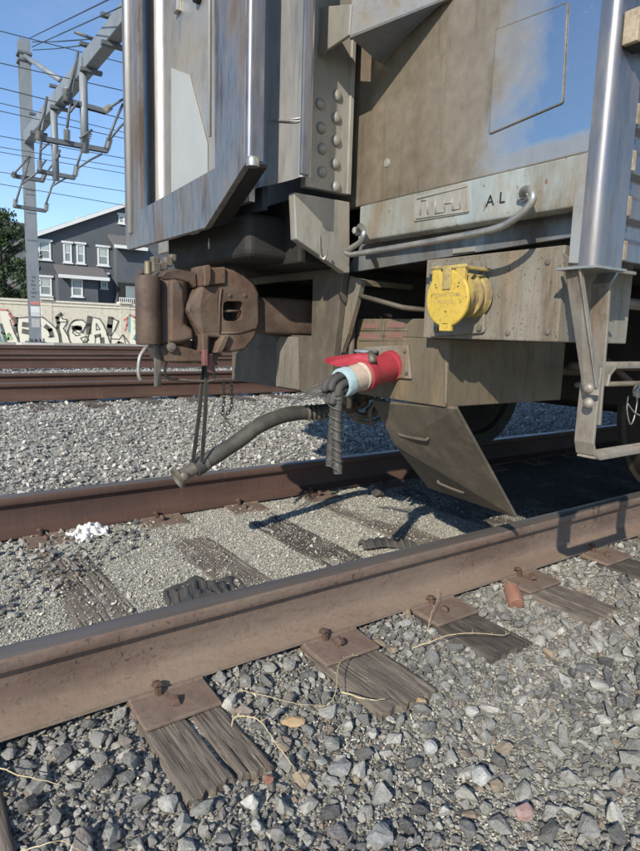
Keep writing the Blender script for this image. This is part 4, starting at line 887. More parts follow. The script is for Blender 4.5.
# --- face plate frame (near member, sloped threshold plate, far member)
XF = .93
near = poly([(212, -260), (210, 0), (215, 170), (140, 212), (140, 0), (140, -420)], 'x', XF)
b = MB()
Zt = 3.3
outer = [(1.729, Zt), (1.735, 1.285), (2.014, 1.133), (2.835, 1.133), (2.862, 1.17), (2.862, Zt)]
inner = [(2.66, Zt), (2.665, 1.283), (1.94, 1.315), (1.975, Zt)]
A0 = [(1.729, Zt), (1.735, 1.285), (1.94, 1.315), (1.975, Zt)]
B0 = [(1.735, 1.285), (2.014, 1.133), (2.835, 1.133), (2.862, 1.17), (2.665, 1.283), (1.94, 1.315)]
C0 = [(2.862, 1.17), (2.862, Zt), (2.66, Zt), (2.665, 1.283)]
ring = outer+inner
vs = [b.bm.verts.new((XF, y_, z_)) for y_, z_ in ring]; vb = [b.bm.verts.new((XF+.022, y_, z_)) for y_, z_ in ring]; n = len(ring)
for i in range(n): b.bm.faces.new((vs[i], vs[(i+1) % n], vb[(i+1) % n], vb[i])) if (i not in (5, 9)) else None
def cap(V):
    f1 = b.bm.faces.new([V[0], V[1], V[8], V[9]]); f2 = b.bm.faces.new([V[1], V[2], V[3], V[4], V[7], V[8]]); f3 = b.bm.faces.new([V[4], V[5], V[6], V[7]])
cap(vs); cap(vb); fp = b.build('face_plate', m_face, car, bevel=.002)
b = MB(); b.tube([(XF+.018, 1.732, 1.29), (XF+.018, 1.728, Zt)], .017, 14); b.box((XF+.02, 1.716, 1.30), (XF+.055, 1.740, Zt)); b.build('rolled_edge', m_post, fp, smooth=40)
b = MB(); b.tube([(XF-.004, 2.775, 1.20), (XF-.004, 2.775, Zt)], .014, 12); b.build('rolled_edge', m_trim2, fp)
b = MB(); b.lathe((XF+.022, 1.722, 1.278), (0, 0, 1), [(0, 0), (.003, .02), (.02, .022), (.03, .018)], 12); b.build('edge_foot', m_pipe, fp, smooth=40)
b = MB(); b.tube([(XF-.003, 1.972, 1.42), (XF-.003, 1.978, Zt)], .006, 8); b.build('inner_bead', m_trim2, fp)
b = MB(); b.prism([(XF+.022, 2.014, 1.137), (XF+.20, 2.03, 1.20), (XF+.20, 2.80, 1.20), (XF+.022, 2.83, 1.137)], (0, 0, .012)); b.prism([(XF+.03, 1.75, 1.285), (XF+.03, 2.02, 1.142), (XF+.10, 2.03, 1.16), (XF+.10, 1.77, 1.30)], (0, .0, .012)); b.build('underside_flange', m_dark, fp)
# door pocket seen through the frame
b = MB(); sm = []
for k in range(13):
    a = math.pi*k/12; sm.append((XF+.12-.05*math.sin(a), 2.78-.105*math.cos(a)))
sm = [(x_, y_, 1.20) for x_, y_ in sm]; b.prism(sm+[(XF+.25, sm[-1][1], 1.20), (XF+.25, sm[0][1], 1.20)], (0, 0, 2.1)); b.build('far_column', m_steel, car, smooth=40)
b = MB(); b.box((XF+.16, 1.9, 1.2), (XF+.18, 3.0, 3.5)); b.build('inner_back', m_navy, car)
b = MB(); b.box((XF+.11, 1.90, 1.22), (XF+.13, 2.575, 3.3)); dr = b.build('end_door', m_panel, car)
b = MB(); b.prism(poly([(172, 68), (190, 75), (208, 145), (208, 175), (172, 195)], 'x', XF+.108), (-.004, 0, 0)); b.build('painted_light_patch', mat('light_patch_grey', [(.36, .37, .36), (.40, .41, .40)], .2, (.6, .7), 4, bump=.03), dr)  # grey shape paints a light-and-shade patch onto the door
b = MB(); q = at(177, 7, 'x', XF+.10); b.box(q-Vector((.01, .02, .02)), q+Vector((.01, .02, .02))); b.build('latch_box', m_pipe, dr, bevel=.003)
b = MB(); b.lathe(at(200, -2, 'x', XF+.11), (-1, 0, 0), [(0, .022), (.02, .022), (.03, .012)], 12); b.build('knob', m_dark, dr)
# --- sloping upper beam and bracket in front of the end panel
XB = 1.17
ba, bb = at(350, 38, 'x', 1.205), at(455, -4, 'x', XE-.004)
b = MB(); b.prism([ba, bb, bb+Vector((0, 0, .5)), ba+Vector((0, 0, .42))], (.012, .015, 0)); b.prism([ba, bb, bb+Vector((.0, .1, 0)), (XE-.004, ba.y+.08, ba.z)], (0, 0, .01)); b.build('sloping_beam', mat('dull_blue_grey_steel', [(.15, .17, .20), (.20, .22, .25)], .1, (.6, .75), 4, bump=.05, dirt=[(.14, .12, .10), (.2, .18, .15)], dscale=4), car, bevel=.003)
pp('post_bracket', [(315, 7), (315, 58), (349, 35), (351, 4)], 'x', 1.20, (.012, 0, 0), m_block, bevel=.003)
b = MB(); q = at(350, 52, 'x', XE-.03); b.lathe(q-Vector((0, 0, .4)), (0, 0, 1), [(0, .013), (.385, .013), (.4, .006)], 12); b.build('guide_rod', m_trim2, car, smooth=40)
# --- draft carrier: face with a window for the coupler shank
YA, YB, ZA, ZB = 1.86, 2.72, .545, 1.03; wy0, wy1, wz0, wz1 = 2.035, 2.53, .775, .998
XC = XE
b = MB()
def rbox(y0, y1, z0, z1, t=.03): b.box((XC, y0, z0), (XC+t, y1, z1))
b.prism([(XC, 1.90, ZA), (XC, wy0, ZA), (XC, wy0, ZB), (XC, 1.835, ZB)], (.03, 0, 0))
rbox(wy0, YB, ZA, wz0); rbox(wy0, YB, wz1, ZB+.0); rbox(wy1, YB, wz0, wz1)
cr_ = b.build('draft_carrier', m_box3, car, bevel=.003)
b = MB(); b.box((XC+.03, 1.87, ZA), (XC+.9, 1.89, ZB)); b.box((XC+.03, 2.69, ZA), (XC+.9, 2.71, ZB)); b.box((XC+.75, 1.891, ZA), (XC+.77, 2.689, ZB)); b.build('carrier_sides', m_dark, cr_)
b = MB(); b.prism([(XC-.012, 2.10, .552), (XC-.012, 2.28, .552), (XC-.012, 2.28, .74), (XC-.012, 2.25, .768), (XC-.012, 2.12, .768)], (.0115, 0, 0)); b.build('wear_plate', m_box, cr_, bevel=.002)
b = MB()
for k in range(6): q = at(247+k*3.8, 348, 'x', XC-.014); b.box(q-Vector((0, .006, .003)), q+Vector((.002, .004, .004)))
b.build('orange_marks', m_stub, cr_)
pp('rib', [(350, 276), (362, 281), (348, 334), (336, 368), (333, 366), (343, 320)], 'x', XE+.03, (.02, 0, 0), m_box)
b = MB(); b.prism([at(347, 276, 'x', XE+.05), at(363, 280, 'x', XE+.05), at(363, 280, 'x', XE+.05)+Vector((.25, 0, 0)), at(347, 276, 'x', XE+.05)+Vector((.25, 0, 0))], (0, 0, -.02)); b.build('rib_flange', m_box2, car)
# dark housing under the diaphragm
b = MB(); b.prism([(XF+.13, 1.95, 1.04), (XF+.13, 2.62, 1.04), (XF+.13, 2.70, 1.10), (XF+.13, 2.70, 1.20), (XF+.13, 1.95, 1.20)], (.35, 0, 0)); b.build('buffer_housing', m_dark, car, bevel=.03, seg=4)
b = MB(); b.box((1.22, 1.86, 1.03), (XE+.03, 2.72, 1.26)); b.build('buffer_beam', m_dark, car, bevel=.01)
b = MB(); b.tube([at(185, 232, 'x', 1.05), at(192, 234, 'x', 1.04), at(199, 232, 'x', 1.03)], .004, 6); b.tube([at(209, 238, 'x', 1.03), at(209, 249, 'x', 1.03)], .004, 6); b.build('hanging_pin', m_weld, car)
# --- coupler
cp = MB(); cp.box((1.2, 2.17, .775), (2.1, 2.40, .925)); coup = cp.build('coupler', m_cast, car, bevel=.015, seg=3)
def cpoly(P): return [at(120+x/4, 230+y/4, 'y', 2.135) for x, y in P]
hd = MB()
hd.prism(cpoly([(325, 225), (275, 295), (268, 325), (325, 412), (330, 430), (405, 430), (432, 492), (500, 482), (543, 430), (560, 372), (558, 250), (530, 200), (480, 165), (418, 150), (416, 215)]), (0, .25, 0))
head = hd.build('head', m_cast, coup, bevel=.011, seg=3, smooth=50)
# oval slot
cut = MB(); sc_ = rounded(cpoly([(412, 284), (494, 284), (494, 364), (412, 364)]), .022, 6); cut.prism([p-Vector((0, .1, 0)) for p in sc_], (0, .22, 0)); co = cut.build('cutter', m_dark, coup)
bo = head.modifiers.new('slot', 'BOOLEAN'); bo.operation = 'DIFFERENCE'; bo.object = co; bo.solver = 'EXACT'
dg = bpy.context.evaluated_depsgraph_get(); nm = bpy.data.meshes.new_from_object(head.evaluated_get(dg)); head.modifiers.clear(); head.data = nm; head.data.materials.clear(); head.data.materials.append(m_cast)
bpy.data.objects.remove(co)
b = MB(); b.prism([p+Vector((0, .105, 0)) for p in rounded(cpoly([(408, 280), (498, 280), (498, 368), (408, 368)]), .02, 6)], (0, .004, 0)); b.build('slot_back', m_dark, head)
b = MB(); b.tube([cpoly([(414, 324)])[0]+Vector((0, .02, 0)), cpoly([(492, 324)])[0]+Vector((0, .02, 0))], .005, 8); b.build('slot_bar', m_cast, head)
b = MB(); b.prism([p-Vector((0, .03, 0)) for p in cpoly([(322, 146), (345, 140), (352, 150), (352, 200), (345, 226), (325, 226)])], (0, .12, 0)); b.prism([p-Vector((0, .012, 0)) for p in cpoly([(352, 152), (418, 148), (418, 215), (352, 222)])], (0, .10, 0)); b.build('top_lug', m_cast, head, bevel=.006, seg=3)
# faceted nose: wedge standing proud of the head's left half
b = MB(); q = cpoly([(264, 325), (280, 290), (335, 222), (398, 222), (310, 318), (330, 414), (404, 414), (392, 318)])
F = [p.copy() for p in q]; F[4] = F[4]-Vector((0, .018, 0)); F[7] = F[7]-Vector((0, .004, 0)); F[2] = F[2]-Vector((0, .004, 0)); F[0] = F[0]+Vector((0, .02, 0))
v = [b.bm.verts.new(p) for p in F]
for f in ((0, 1, 4), (1, 2, 4), (2, 3, 7, 4), (0, 4, 5), (4, 7, 6, 5)): b.bm.faces.new([v[i] for i in f])
e = bmesh.ops.extrude_face_region(b.bm, geom=list(b.bm.faces))
for g_ in e['geom']:
    if isinstance(g_, bmesh.types.BMVert): g_.co.y = 2.22
b.build('nose', m_cast, head, bevel=.006, seg=3)
b = MB(); b.prism([p-Vector((0, .02, 0)) for p in cpoly([(405, 420), (432, 418), (412, 470), (398, 492), (372, 492)])], (0, .1, 0)); b.prism([p-Vector((0, .008, 0)) for p in cpoly([(325, 418), (352, 418), (352, 500), (328, 490)])], (0, .1, 0)); b.build('lower_web', m_cast, head, bevel=.006, seg=3)
# guard arm above, lower arm
b = MB(); b.prism([p+Vector((0, .03, 0)) for p in cpoly([(178, 178), (196, 158), (240, 152), (320, 168), (325, 225), (312, 232), (290, 208), (240, 198), (190, 200)])], (0, .16, 0))
b.prism([p+Vector((0, .03, 0)) for p in cpoly([(180, 470), (195, 455), (250, 462), (330, 485), (430, 498), (400, 520), (410, 545), (360, 540), (330, 530), (250, 532), (200, 530), (185, 500)])], (0, .16, 0)); b.build('guard_arm', m_cast, head, bevel=.007, seg=2, smooth=50)
# knuckle: two upright rounded columns joined behind
kn = MB()
c0 = at(149, 310, 'y', 2.16); c1 = at(175, 310, 'y', 2.19)
kn.lathe((c0.x, 2.17, at(149, 345, 'y', 2.15).z), (0, 0, 1), [(0, .040), (.004, .044), (.24, .044), (.244, .040)], 28)
kn.lathe((c1.x-.008, 2.22, at(175, 344, 'y', 2.15).z), (0, 0, 1), [(0, .058), (.006, .064), (.225, .064), (.231, .058)], 28)
kn.box((c0.x, 2.19, at(149, 340, 'y', 2.15).z), (c1.x, 2.30, at(149, 280, 'y', 2.15).z))
knk = kn.build('knuckle', m_cast, coup, bevel=.004, smooth=50)
b = MB(); b.prism([p+Vector((0, .01, 0)) for p in cpoly([(205, 196), (240, 196), (262, 240), (268, 320), (262, 372), (300, 400), (300, 440), (240, 452), (205, 450)])], (0, .12, 0)); b.build('knuckle_tail', m_cast, knk, bevel=.012, seg=3, smooth=60)
b = MB(); b.tube([p+Vector((0, -.003, 0)) for p in cpoly([(404, 232), (400, 262), (396, 300), (396, 412)])], .004, 6); b.tube([p+Vector((0, -.002, 0)) for p in cpoly([(404, 412), (470, 412), (540, 395)])], .0035, 6); b.build('casting_ridge', m_cast, head)
for pq_ in ((440, 262), (500, 262)):
    b = MB(); b.lathe(cpoly([pq_])[0]+Vector((0, .004, 0)), (0, -1, 0), [(0, .009), (.006, .0085), (.008, .004)], 8); b.build('casting_stud', m_cast, head)
b = MB(); b.lathe(cpoly([(215, 470)])[0]+Vector((0, .03, 0)), (0, -1, 0), [(0, .018), (.012, .018), (.014, .009), (.022, .009)], 12); b.build('pivot_pin', m_fit, head, smooth=40)
b = MB(); b.lathe(at(148, 274, 'y', 2.19), (0, 0, 1), [(0, .013), (.042, .013), (.046, .009)], 14); b.build('brass_pin', mat('worn_brass', [(.26, .20, .12), (.34, .27, .17)], .7, (.3, .45), 10), coup, smooth=40)
b = MB()
for x_, y_, s_ in ((156, 268, .02), (163, 266, .018), (155, 261, .016), (168, 262, .018), (173, 258, .014)): q = at(x_, y_, 'y', 2.3); b.box(q-Vector((s_, s_, s_)), q+Vector((s_*.8, s_, s_)))
b.build('lock_linkage', m_fit, coup, bevel=.006)
b = MB()
for k in range(6): q = at(141.5+(k % 2)*1.3, 276+k*8.5, 'y', 2.26); b.lathe(q, (0, 0, 1), [(0, .006), (.01, .012), (.02, .006)], 8)
b.build('chain_edge', m_cast, coup)
b = MB(); b.tube(smooth_path([at(148, 345, 'y', 2.14), at(144, 350, 'y', 2.13), at(140, 357, 'y', 2.13), at(138.5, 368, 'y', 2.13), at(139, 376, 'y', 2.13), at(141, 380, 'y', 2.13)], 5), .007, 8); b.build('uncoupling_lever', m_pipe, coup)
b = MB(); b.box(at(155, 387, 'y', 2.2), at(161, 345, 'y', 2.2)+Vector((0, .012, 0))); b.build('hanging_bar', m_fit, coup, bevel=.002)
b = MB(); b.tube(smooth_path([at(165, 345, 'y', 2.24), at(168, 355, 'y', 2.24), at(165, 368, 'y', 2.24), at(168, 378, 'y', 2.24), at(185, 380, 'y', 2.24), at(210, 381, 'y', 2.24), at(214, 376, 'y', 2.24), at(213, 366, 'y', 2.24)], 5), .006, 8); b.build('loop_rod', m_fit, coup)
b = MB(); b.lathe(at(181, 352, 'y', 2.24), (0, 0, 1), [(-.04, .045), (.045, .045)], 20); b.build('lower_roller', m_cast, coup, smooth=40)
b = MB(); b.box(at(203.5, 366, 'y', 2.1), at(208, 350, 'y', 2.1)+Vector((0, .02, 0))); b.box(at(209, 372, 'y', 2.12), at(213, 354, 'y', 2.12)+Vector((0, .02, 0))); b.build('faded_pink_clip', mat('faded_pink', [(.16, .06, .055), (.23, .10, .09)], 0, (.6, .8), 20), coup, bevel=.003)
# --- boxes
b = MB(); XB1 = 1.45; b.box((XB1, .963, .781), (1.797, 1.46, 1.03)); bx1 = b.build('receptacle_box', m_box, car, bevel=.004)
XB2 = 1.50; q = at(445, 408, 'x', XB2)
b = MB(); b.box((XB2, q.y, .556), (2.15, 1.90, .7805)); b.box((XB2+.001, 1.467, .7805), (2.15, 1.90, .845)); bx2 = b.build('equipment_box', m_box2, car, bevel=.004)
b = MB()
for (x0, y0, x1, y1) in ((363, 323, 380, 328.5), (387, 321.5, 405, 328), (360, 333.5, 381, 339), (386, 332, 404, 338)):
    A, B = at(x0, y1, 'x', XB2-.0015), at(x1, y0, 'x', XB2-.0015); k = A.y
    while k > B.y+.004: b.box((XB2-.0018, k-.0045, A.z+.003*random.random()), (XB2-.0002, k, B.z-.003*random.random())); k -= .0072
b.build('faded_stencil', m_faded, bx2)
b = MB()
for (x0, y0, x1, y1) in ((360, 330.5, 407, 330), (359, 341, 407, 340), (383.5, 321, 383.5, 341)): b.tube([at(x0, y0, 'x', XB2-.001), at(x1, y1, 'x', XB2-.001)], .0016, 5)
b.build('label_frame', m_fit, bx2)
for (a, c) in (((446, 346), (446, 404)), ((556, 258), (556, 338))):
    b = MB(); xx_ = XB2 if a[0] < 500 else XB1; p0, p1 = at(*a, 'x', xx_), at(*c, 'x', xx_); n_ = 26
    b.tube([p0.lerp(p1, k/n_)+Vector((.0005*math.sin(k*2), -.0005, 0)) for k in range(n_+1)], [.0022+.0008*math.sin(k*2.4) for k in range(n_+1)], 6); b.build('weld_bead', m_box, bx2 if a[0] < 500 else bx1)
for px in ((508, 268), (548, 262), (548, 332), (508, 333)):
    b = MB(); b.lathe(at(*px, 'x', XB1), (-1, 0, 0), [(0, .008), (.004, .008), (.005, .004)], 6); b.build('bolt', m_fit, bx1)
# yellow receptacle: backplate, drum housing, hinge lugs, disc cap
pq = rounded(poly([(432, 337), (431, 263), (487, 261), (486, 333)], 'x', XB1-.001), .012)
b = MB(); b.prism(pq, (-.01, 0, 0)); rc = b.build('yellow_receptacle', m_box, car, bevel=.003)
cc = at(447.5, 298.5, 'x', XB1-.115); rad = (at(425, 298, 'x', XB1-.115)-at(470.5, 298, 'x', XB1-.115)).length/2*.92
hc = Vector((0, cc.y-.012, cc.z+.012))
b = MB(); b.lathe((XB1-.011, hc.y, hc.z), (-1, 0, 0), [(0, .064), (.018, .060), (.02, .054), (.036, .054), (.037, .064), (.042, .064), (.043, .053), (.072, .052), (.073, .062), (.083, .062), (.084, .050), (.10, .050)], 36); b.build('housing', m_yeld, rc, smooth=30)
b = MB(); b.lathe((XB1-.108, cc.y, cc.z), (-1, 0, 0), [(0, rad-.002), (.001, rad), (.010, rad), (.0125, rad-.004), (.013, rad-.008), (.013, 0)], 48)
b.box((XB1-.121, cc.y-.022, cc.z-rad-.012), (XB1-.108, cc.y+.022, cc.z-rad+.012))
b.box((XB1-.120, cc.y+.030, cc.z+.03), (XB1-.106, cc.y+.062, cc.z+rad+.012)); b.box((XB1-.120, cc.y-.062, cc.z+.03), (XB1-.106, cc.y-.030, cc.z+rad+.012))
cap_ = b.build('cap', m_yel, rc, bevel=.002, smooth=40)
b = MB(); b.box((XB1-.125, cc.y-.016, cc.z+.025), (XB1-.1215, cc.y+.016, cc.z+rad+.010)); b.build('spring_clip', m_yeld, cap_, bevel=.003, seg=3)
b = MB(); b.tube([(XB1-.116, cc.y+.068, cc.z+rad+.006), (XB1-.116, cc.y-.068, cc.z+rad+.006)], .006, 10); b.box((XB1-.116, cc.y-.066, cc.z+rad-.002), (XB1-.011, cc.y-.054, cc.z+rad+.008)); b.box((XB1-.116, cc.y+.054, cc.z+rad-.002), (XB1-.011, cc.y+.066, cc.z+rad+.008)); b.build('hinge', m_yeld, rc, bevel=.003)
b = MB(); b.text('PYLE-NATIONAL', (XB1-.1212, cc.y, cc.z+.010), (0, -1, 0), (0, 0, 1), .0155, .0006); b.text('MADE CO.', (XB1-.1212, cc.y, cc.z-.010), (0, -1, 0), (0, 0, 1), .0135, .0006); b.build('embossed_text', m_yeld, cap_)
b = MB()
for dy, dz in ((.042, .012+.02), (.045, .03+.01), (-.042, .032), (-.045, .042), (0, -.038)): b.lathe((XB1-.121, cc.y+dy, cc.z+dz), (-1, 0, 0), [(0, .0028), (.001, .002)], 8)
b.build('pin_holes', m_dark, cap_)
for x_, y_ in ((481, 270), (480, 328), (437, 330)):
    b = MB(); b.lathe(at(x_, y_, 'x', XB1-.011), (-1, 0, 0), [(0, .009), (.007, .009), (.008, .004)], 6); b.build('bolt', m_fit, rc)
# --- red socket on the lower box with its open lid
sp = XB2
b = MB(); b.prism(rounded(poly([(366, 376), (365, 347), (410, 345), (413, 379)], 'x', sp), .006), (-.012, 0, 0)); sk = b.build('socket_plate', m_box, car, bevel=.003)
for q in ((371, 352), (405, 351), (407, 373)):
    b = MB(); b.lathe(at(*q, 'x', sp-.012), (-1, 0, 0), [(0, .007), (.006, .007), (.007, .003)], 6); b.build('bolt', m_fit, sk)
E0 = at(391, 366, 'x', sp-.012); E1 = at(362, 376, 'x', sp-.16); ax = (E1-E0).normalized()
E1 = E0+ax*.150
b = MB(); b.lathe(E0, ax, [(-.01, .056), (.012, .056), (.014, .050), (.10, .050), (.115, .052), (.125, .055), (.147, .055), (.15, .050), (.15, .040)], 36); sock = b.build('red_socket', m_red, sk, smooth=30)
b = MB(); l0 = at(369, 357, 'x', sp-.15); l1 = at(328, 362, 'x', sp-.21)
P = rounded([at(371, 354, 'x', sp-.15), at(370, 361, 'x', sp-.15), at(340, 367, 'x', sp-.23), at(328, 364, 'x', sp-.25), at(330, 359, 'x', sp-.22), at(350, 356, 'x', sp-.18)], .008, 3)
b.prism(P, (.004, .028, .004)); b.build('red_lid', m_red, sk, bevel=.003, seg=3)
b = MB(); b.tube([at(370, 353, 'x', sp-.14), at(373, 362, 'x', sp-.15)], .012, 10); b.build('hinge_barrel', m_fit, sk)
b = MB(); b.lathe(at(366, 356, 'x', sp-.05), (0, 0, 1), [(0, .038), (.012, .038), (.014, .044), (.022, .044), (.024, .03), (.026, 0)], 24); b.build('grey_cap', m_galv, sk, smooth=30)
# --- plough plate with two handles
tl, tr_, br, bl = at(372, 402, 'x', XB2+.01), at(456, 409, 'x', XB2+.01), at(516, 518, 'z', .12), at(428, 488, 'z', .12)
b = MB(); nrm = (tr_-tl).cross(bl-tl).normalized()
nrm = -nrm if nrm.x > 0 else nrm
b.prism([tl, tr_, br, bl, at(395, 445, 'x', XB2+.12)], -nrm*.012); pw = b.build('plough_plate', m_box3, car, bevel=.002)
pc = tl; 
def on_plate(px, py):
    d = at(px, py, 'x', 5)-CAM; t = (pc-CAM).dot(nrm)/d.dot(nrm); return CAM+d*t
for (a, c) in (((404, 427), (432, 432)), ((442, 475), (468, 485))):
    A, B = on_plate(*a), on_plate(*c); b = MB()
    b.tube(smooth_path([A, A+nrm*.03, A+nrm*.035+(B-A)*.12-Vector((0, 0, .004)), B+nrm*.035-(B-A)*.12-Vector((0, 0, .004)), B+nrm*.03, B], 4), .006, 8)
    b.build('handle', m_box3, pw)
    for E_ in (A, B):
        b = MB(); b.lathe(E_, nrm, [(0, .012), (.006, .012), (.008, .007)], 10); b.build('boss', m_box2, pw)
# --- air hose and end fitting
YH = 2.28
b = MB(); hp = smooth_path([at(198, 466, 'y', YH), at(215, 456, 'y', YH), at(238, 441, 'y', YH), at(262, 424, 'y', YH), at(290, 414, 'y', YH), at(318, 412, 'y', YH-.02), at(335, 408, 'y', YH-.05), at(352, 398, 'y', YH-.1), at(372, 392, 'y', YH-.15)], 6)
b.tube(hp, [.0335+.0008*math.sin(i*1.1) for i in range(len(hp))], 16); ah = b.build('air_hose', m_hose, car)
b = MB()
for k in range(4): b.lathe(at(308+k*4.5, 412.5, 'y', YH-.02), (at(330, 410, 'y', YH-.03)-at(308, 413, 'y', YH)), [(-.006, .033), (-.003, .038), (.003, .038), (.006, .033)], 18)
b.build('hose_collar', m_fit, ah, smooth=40)
e0, e1 = at(200, 465, 'y', YH), at(172, 481, 'y', YH); dx_ = e1-e0
b = MB(); b.lathe(e0, dx_, [(-.035, .030), (-.03, .037), (-.012, .037), (-.01, .033), (.004, .034), (.008, .038), (.02, .038), (.022, .028), (.07, .027), (.095, .030), (.100, .044), (.112, .045), (.114, .036), (.105, .024)], 24); b.build('hose_end', m_fit, ah, smooth=35)
for px in ((184, 476), ):
    b = MB(); b.lathe(at(*px, 'y', YH-.03), (0, -1, .2), [(0, .02), (.01, .018), (.016, .01)], 14); b.build('valve_boss', m_fit, ah, smooth=40)
def vp_(x_, y_, dy=0): return at(x_, y_, 'y', YH-.14+dy)
b = MB(); b.tube(smooth_path([vp_(335, 392), vp_(345, 398), vp_(352, 412), vp_(366, 416), vp_(380, 408)], 5), .016, 10); b.tube(smooth_path([vp_(372, 425, -.04), vp_(370, 410, -.04), vp_(378, 398, -.04)], 5), .011, 10)
b.tube(smooth_path([vp_(340, 404, .05), vp_(356, 420, .05), vp_(372, 422, .05), vp_(388, 414, .05)], 5), .009, 8); b.build('branch_pipes', m_fit, car)
b = MB()
for c_, a_, r_ in (((352, 408), (1, 0, .2), .026), ((362, 398), (0, 0, 1), .024), ((372, 412), (.3, -1, 0), .022), ((380, 402), (1, 0, -.3), .02)):
    b.lathe(vp_(*c_, -.03), a_, [(-.03, .6*r_), (-.022, r_), (-.012, r_), (-.010, .75*r_), (.010, .75*r_), (.012, r_), (.022, r_), (.026, .5*r_), (.04, .5*r_)], 6)
b.build('brake_valve', m_cast, car)
b = MB(); b.tube([(2.1, 1.6, .66), (3.2, 1.6, .64)], .022, 10); b.tube([(1.9, 1.2, .70), (2.74, 1.2, .69)], .015, 10); b.tube(smooth_path([(2.2, 1.25, .72), (2.35, 1.2, .62), (2.5, 1.2, .60), (2.7, 1.2, .66)], 6), .012, 8); b.build('brake_pipe', m_cast, car)
b = MB(); b.box((1.46, 1.905, .62), (1.60, 1.93, .90)); b.tube([(1.47, 1.86, .50), (1.47, 1.86, .86)], .012, 8); b.tube([(1.44, 1.80, .93), (1.44, 1.55, .88), (1.6, 1.5, .87)], .009, 8); b.build('conduit', m_box3, car)
b = MB()
for x_, y_, s_ in ((345, 398, .03), (352, 410, .028), (362, 402, .035), (357, 418, .02), (372, 410, .022)):
    q = at(x_, y_, 'y', YH-.12); b.lathe(q, (1, .2, .3), [(-s_, s_*.5), (-s_*.6, s_*.8), (s_*.4, s_*.8), (s_, s_*.4)], 12)
b.build('pipe_fittings', m_fit, car, smooth=40)
# --- step hanger
b = MB(); b.prism([at(562, 252, 'x', PX0+.01), at(581, 266, 'x', PX0+.01), at(598, 388, 'x', 1.46), at(598, 396, 'x', 1.46), at(583, 394, 'x', 1.46)], (.008, 0, 0)); st = b.build('side_step', m_hang, car, bevel=.002)
b = MB(); b.prism([at(579, 268, 'x', PX0+.009), at(581.5, 268, 'x', PX0+.009), at(598, 388, 'x', 1.459), at(596.5, 388, 'x', 1.459)], (-.007, 0, 0)); b.build('brace_flange', m_hang, st, bevel=.002)
ys_ = .863
zt1 = at(620, 273, 'y', ys_).z-.0; xx0 = 1.500
def sx(px, py): return at(px, py, 'y', ys_)
b = MB(); tp = sx(630, 273)
path = [(tp.x+.02, tp.z), (sx(616, 274).x, tp.z-.001), (sx(608, 284).x, sx(608, 284).z), (sx(606, 320).x, sx(606, 320).z), (sx(601, 385).x, sx(601, 385).z), (sx(598, 425).x, sx(598, 425).z)]
b.strap([(x_, ys_+.018, z_) for x_, z_ in path], (0, 1, 0), .05, .009); b.build('hanger_bar', m_hang, st, bevel=.002)
b = MB(); zb = sx(600, 458).z; xs0 = 1.490
path = [(xs0+.004, .72), (xs0, .60), (xs0, zb+.045), (xs0+.012, zb+.014), (xs0+.04, zb), (2.0, zb)]
b.strap([(x_, ys_+.02, z_) for x_, z_ in path], (0, 1, 0), .055, .009); b.build('stirrup', m_hang, st, bevel=.002)
zt_ = sx(620, 367).z
b = MB(); b.strap([(1.535, ys_+.02, zt_-.05), (1.54, ys_+.02, zt_-.02), (1.565, ys_+.02, zt_), (2.0, ys_+.02, zt_)], (0, 1, 0), .05, .008)
b.build('upper_tread', m_hang, st, bevel=.002)
b = MB()
for zz in (zb+.006, zt_+.006):
    k = 1.56 if zz > .6 else 1.50
    while k < 2.0: b.prism([(k, ys_-.006, zz-.004), (k+.010, ys_-.006, zz-.004), (k+.005, ys_-.006, zz+.006)], (0, .05, 0)); k += .0125
b.build('tread_teeth', m_hang, st)
b = MB(); b.strap([(2.0, ys_+.02, zb), (2.0, ys_+.02, 1.0)], (0, 1, 0), .05, .009); b.build('far_hanger', m_hang, st)
for q in ((588.5, 388), (588.5, 403)):
    b = MB(); b.lathe(at(*q, 'x', 1.459), (-1, 0, 0), [(0, .0145), (.004, .014), (.009, .010), (.012, 0)], 16); b.build('rivet', m_hang, st, smooth=45)
# --- running gear, underframe
def wheelset(xw):
    for yw, s_ in ((Y1, 1), (Y2, -1)):
        b = MB(); b.lathe((xw, yw+.07*s_, .457), (0, -s_, 0), [(-.045, 0), (-.045, .15), (-.02, .20), (0, .36), (-.03, .38), (-.03, .475), (0, .482), (.012, .460), (.095, .452), (.10, .44), (.10, .39), (.06, .36), (.04, .2), (.08, .13), (.12, .12), (.12, 0)], 56); b.build('wheel', m_wheel, car, smooth=35)
    b = MB(); b.tube([(xw, 1.3, .457), (xw, 3.3, .457)], .085, 18); b.build('axle', m_wheel, car)
wheelset(3.55); wheelset(6.1)
for yb in (1.24, 3.32):
    b = MB(); b.box((2.9, yb-.08, .62), (6.8, yb+.08, .86)); b.box((3.35, yb-.12, .36), (3.75, yb+.1, .66)); b.box((5.9, yb-.12, .36), (6.3, yb+.1, .66)); b.build('bogie_frame', m_dark, car, bevel=.03)
b = MB(); b.box((2.75, 1.0, .50), (2.82, 3.55, 1.02)); b.build('bulkhead', m_dark, car)
b = MB(); b.box((XE+.9, 2.02, .58), (20, 2.55, 1.02)); b.build('centre_sill', m_dark, car)
b = MB(); b.box((7.2, 1.0, .40), (14, 3.5, 1.02)); b.build('underfloor_equipment', m_dark, car, bevel=.02)
b = MB(); b.box((2.83, 2.6, .45), (3.3, 3.4, .9)); b.box((2.2, 2.75, .62), (2.7, 3.5, 1.0)); b.build('tank', m_dark, car, bevel=.05, seg=3)
b = MB(); b.tube([(1.55, 1.0, .905), (2.2, 1.0, .90), (3.5, 1.02, .88)], .018, 10); b.tube([(1.62, 1.0, .66), (3.0, 1.0, .65)], .008, 8); b.build('brake_pipe', m_fit, car)
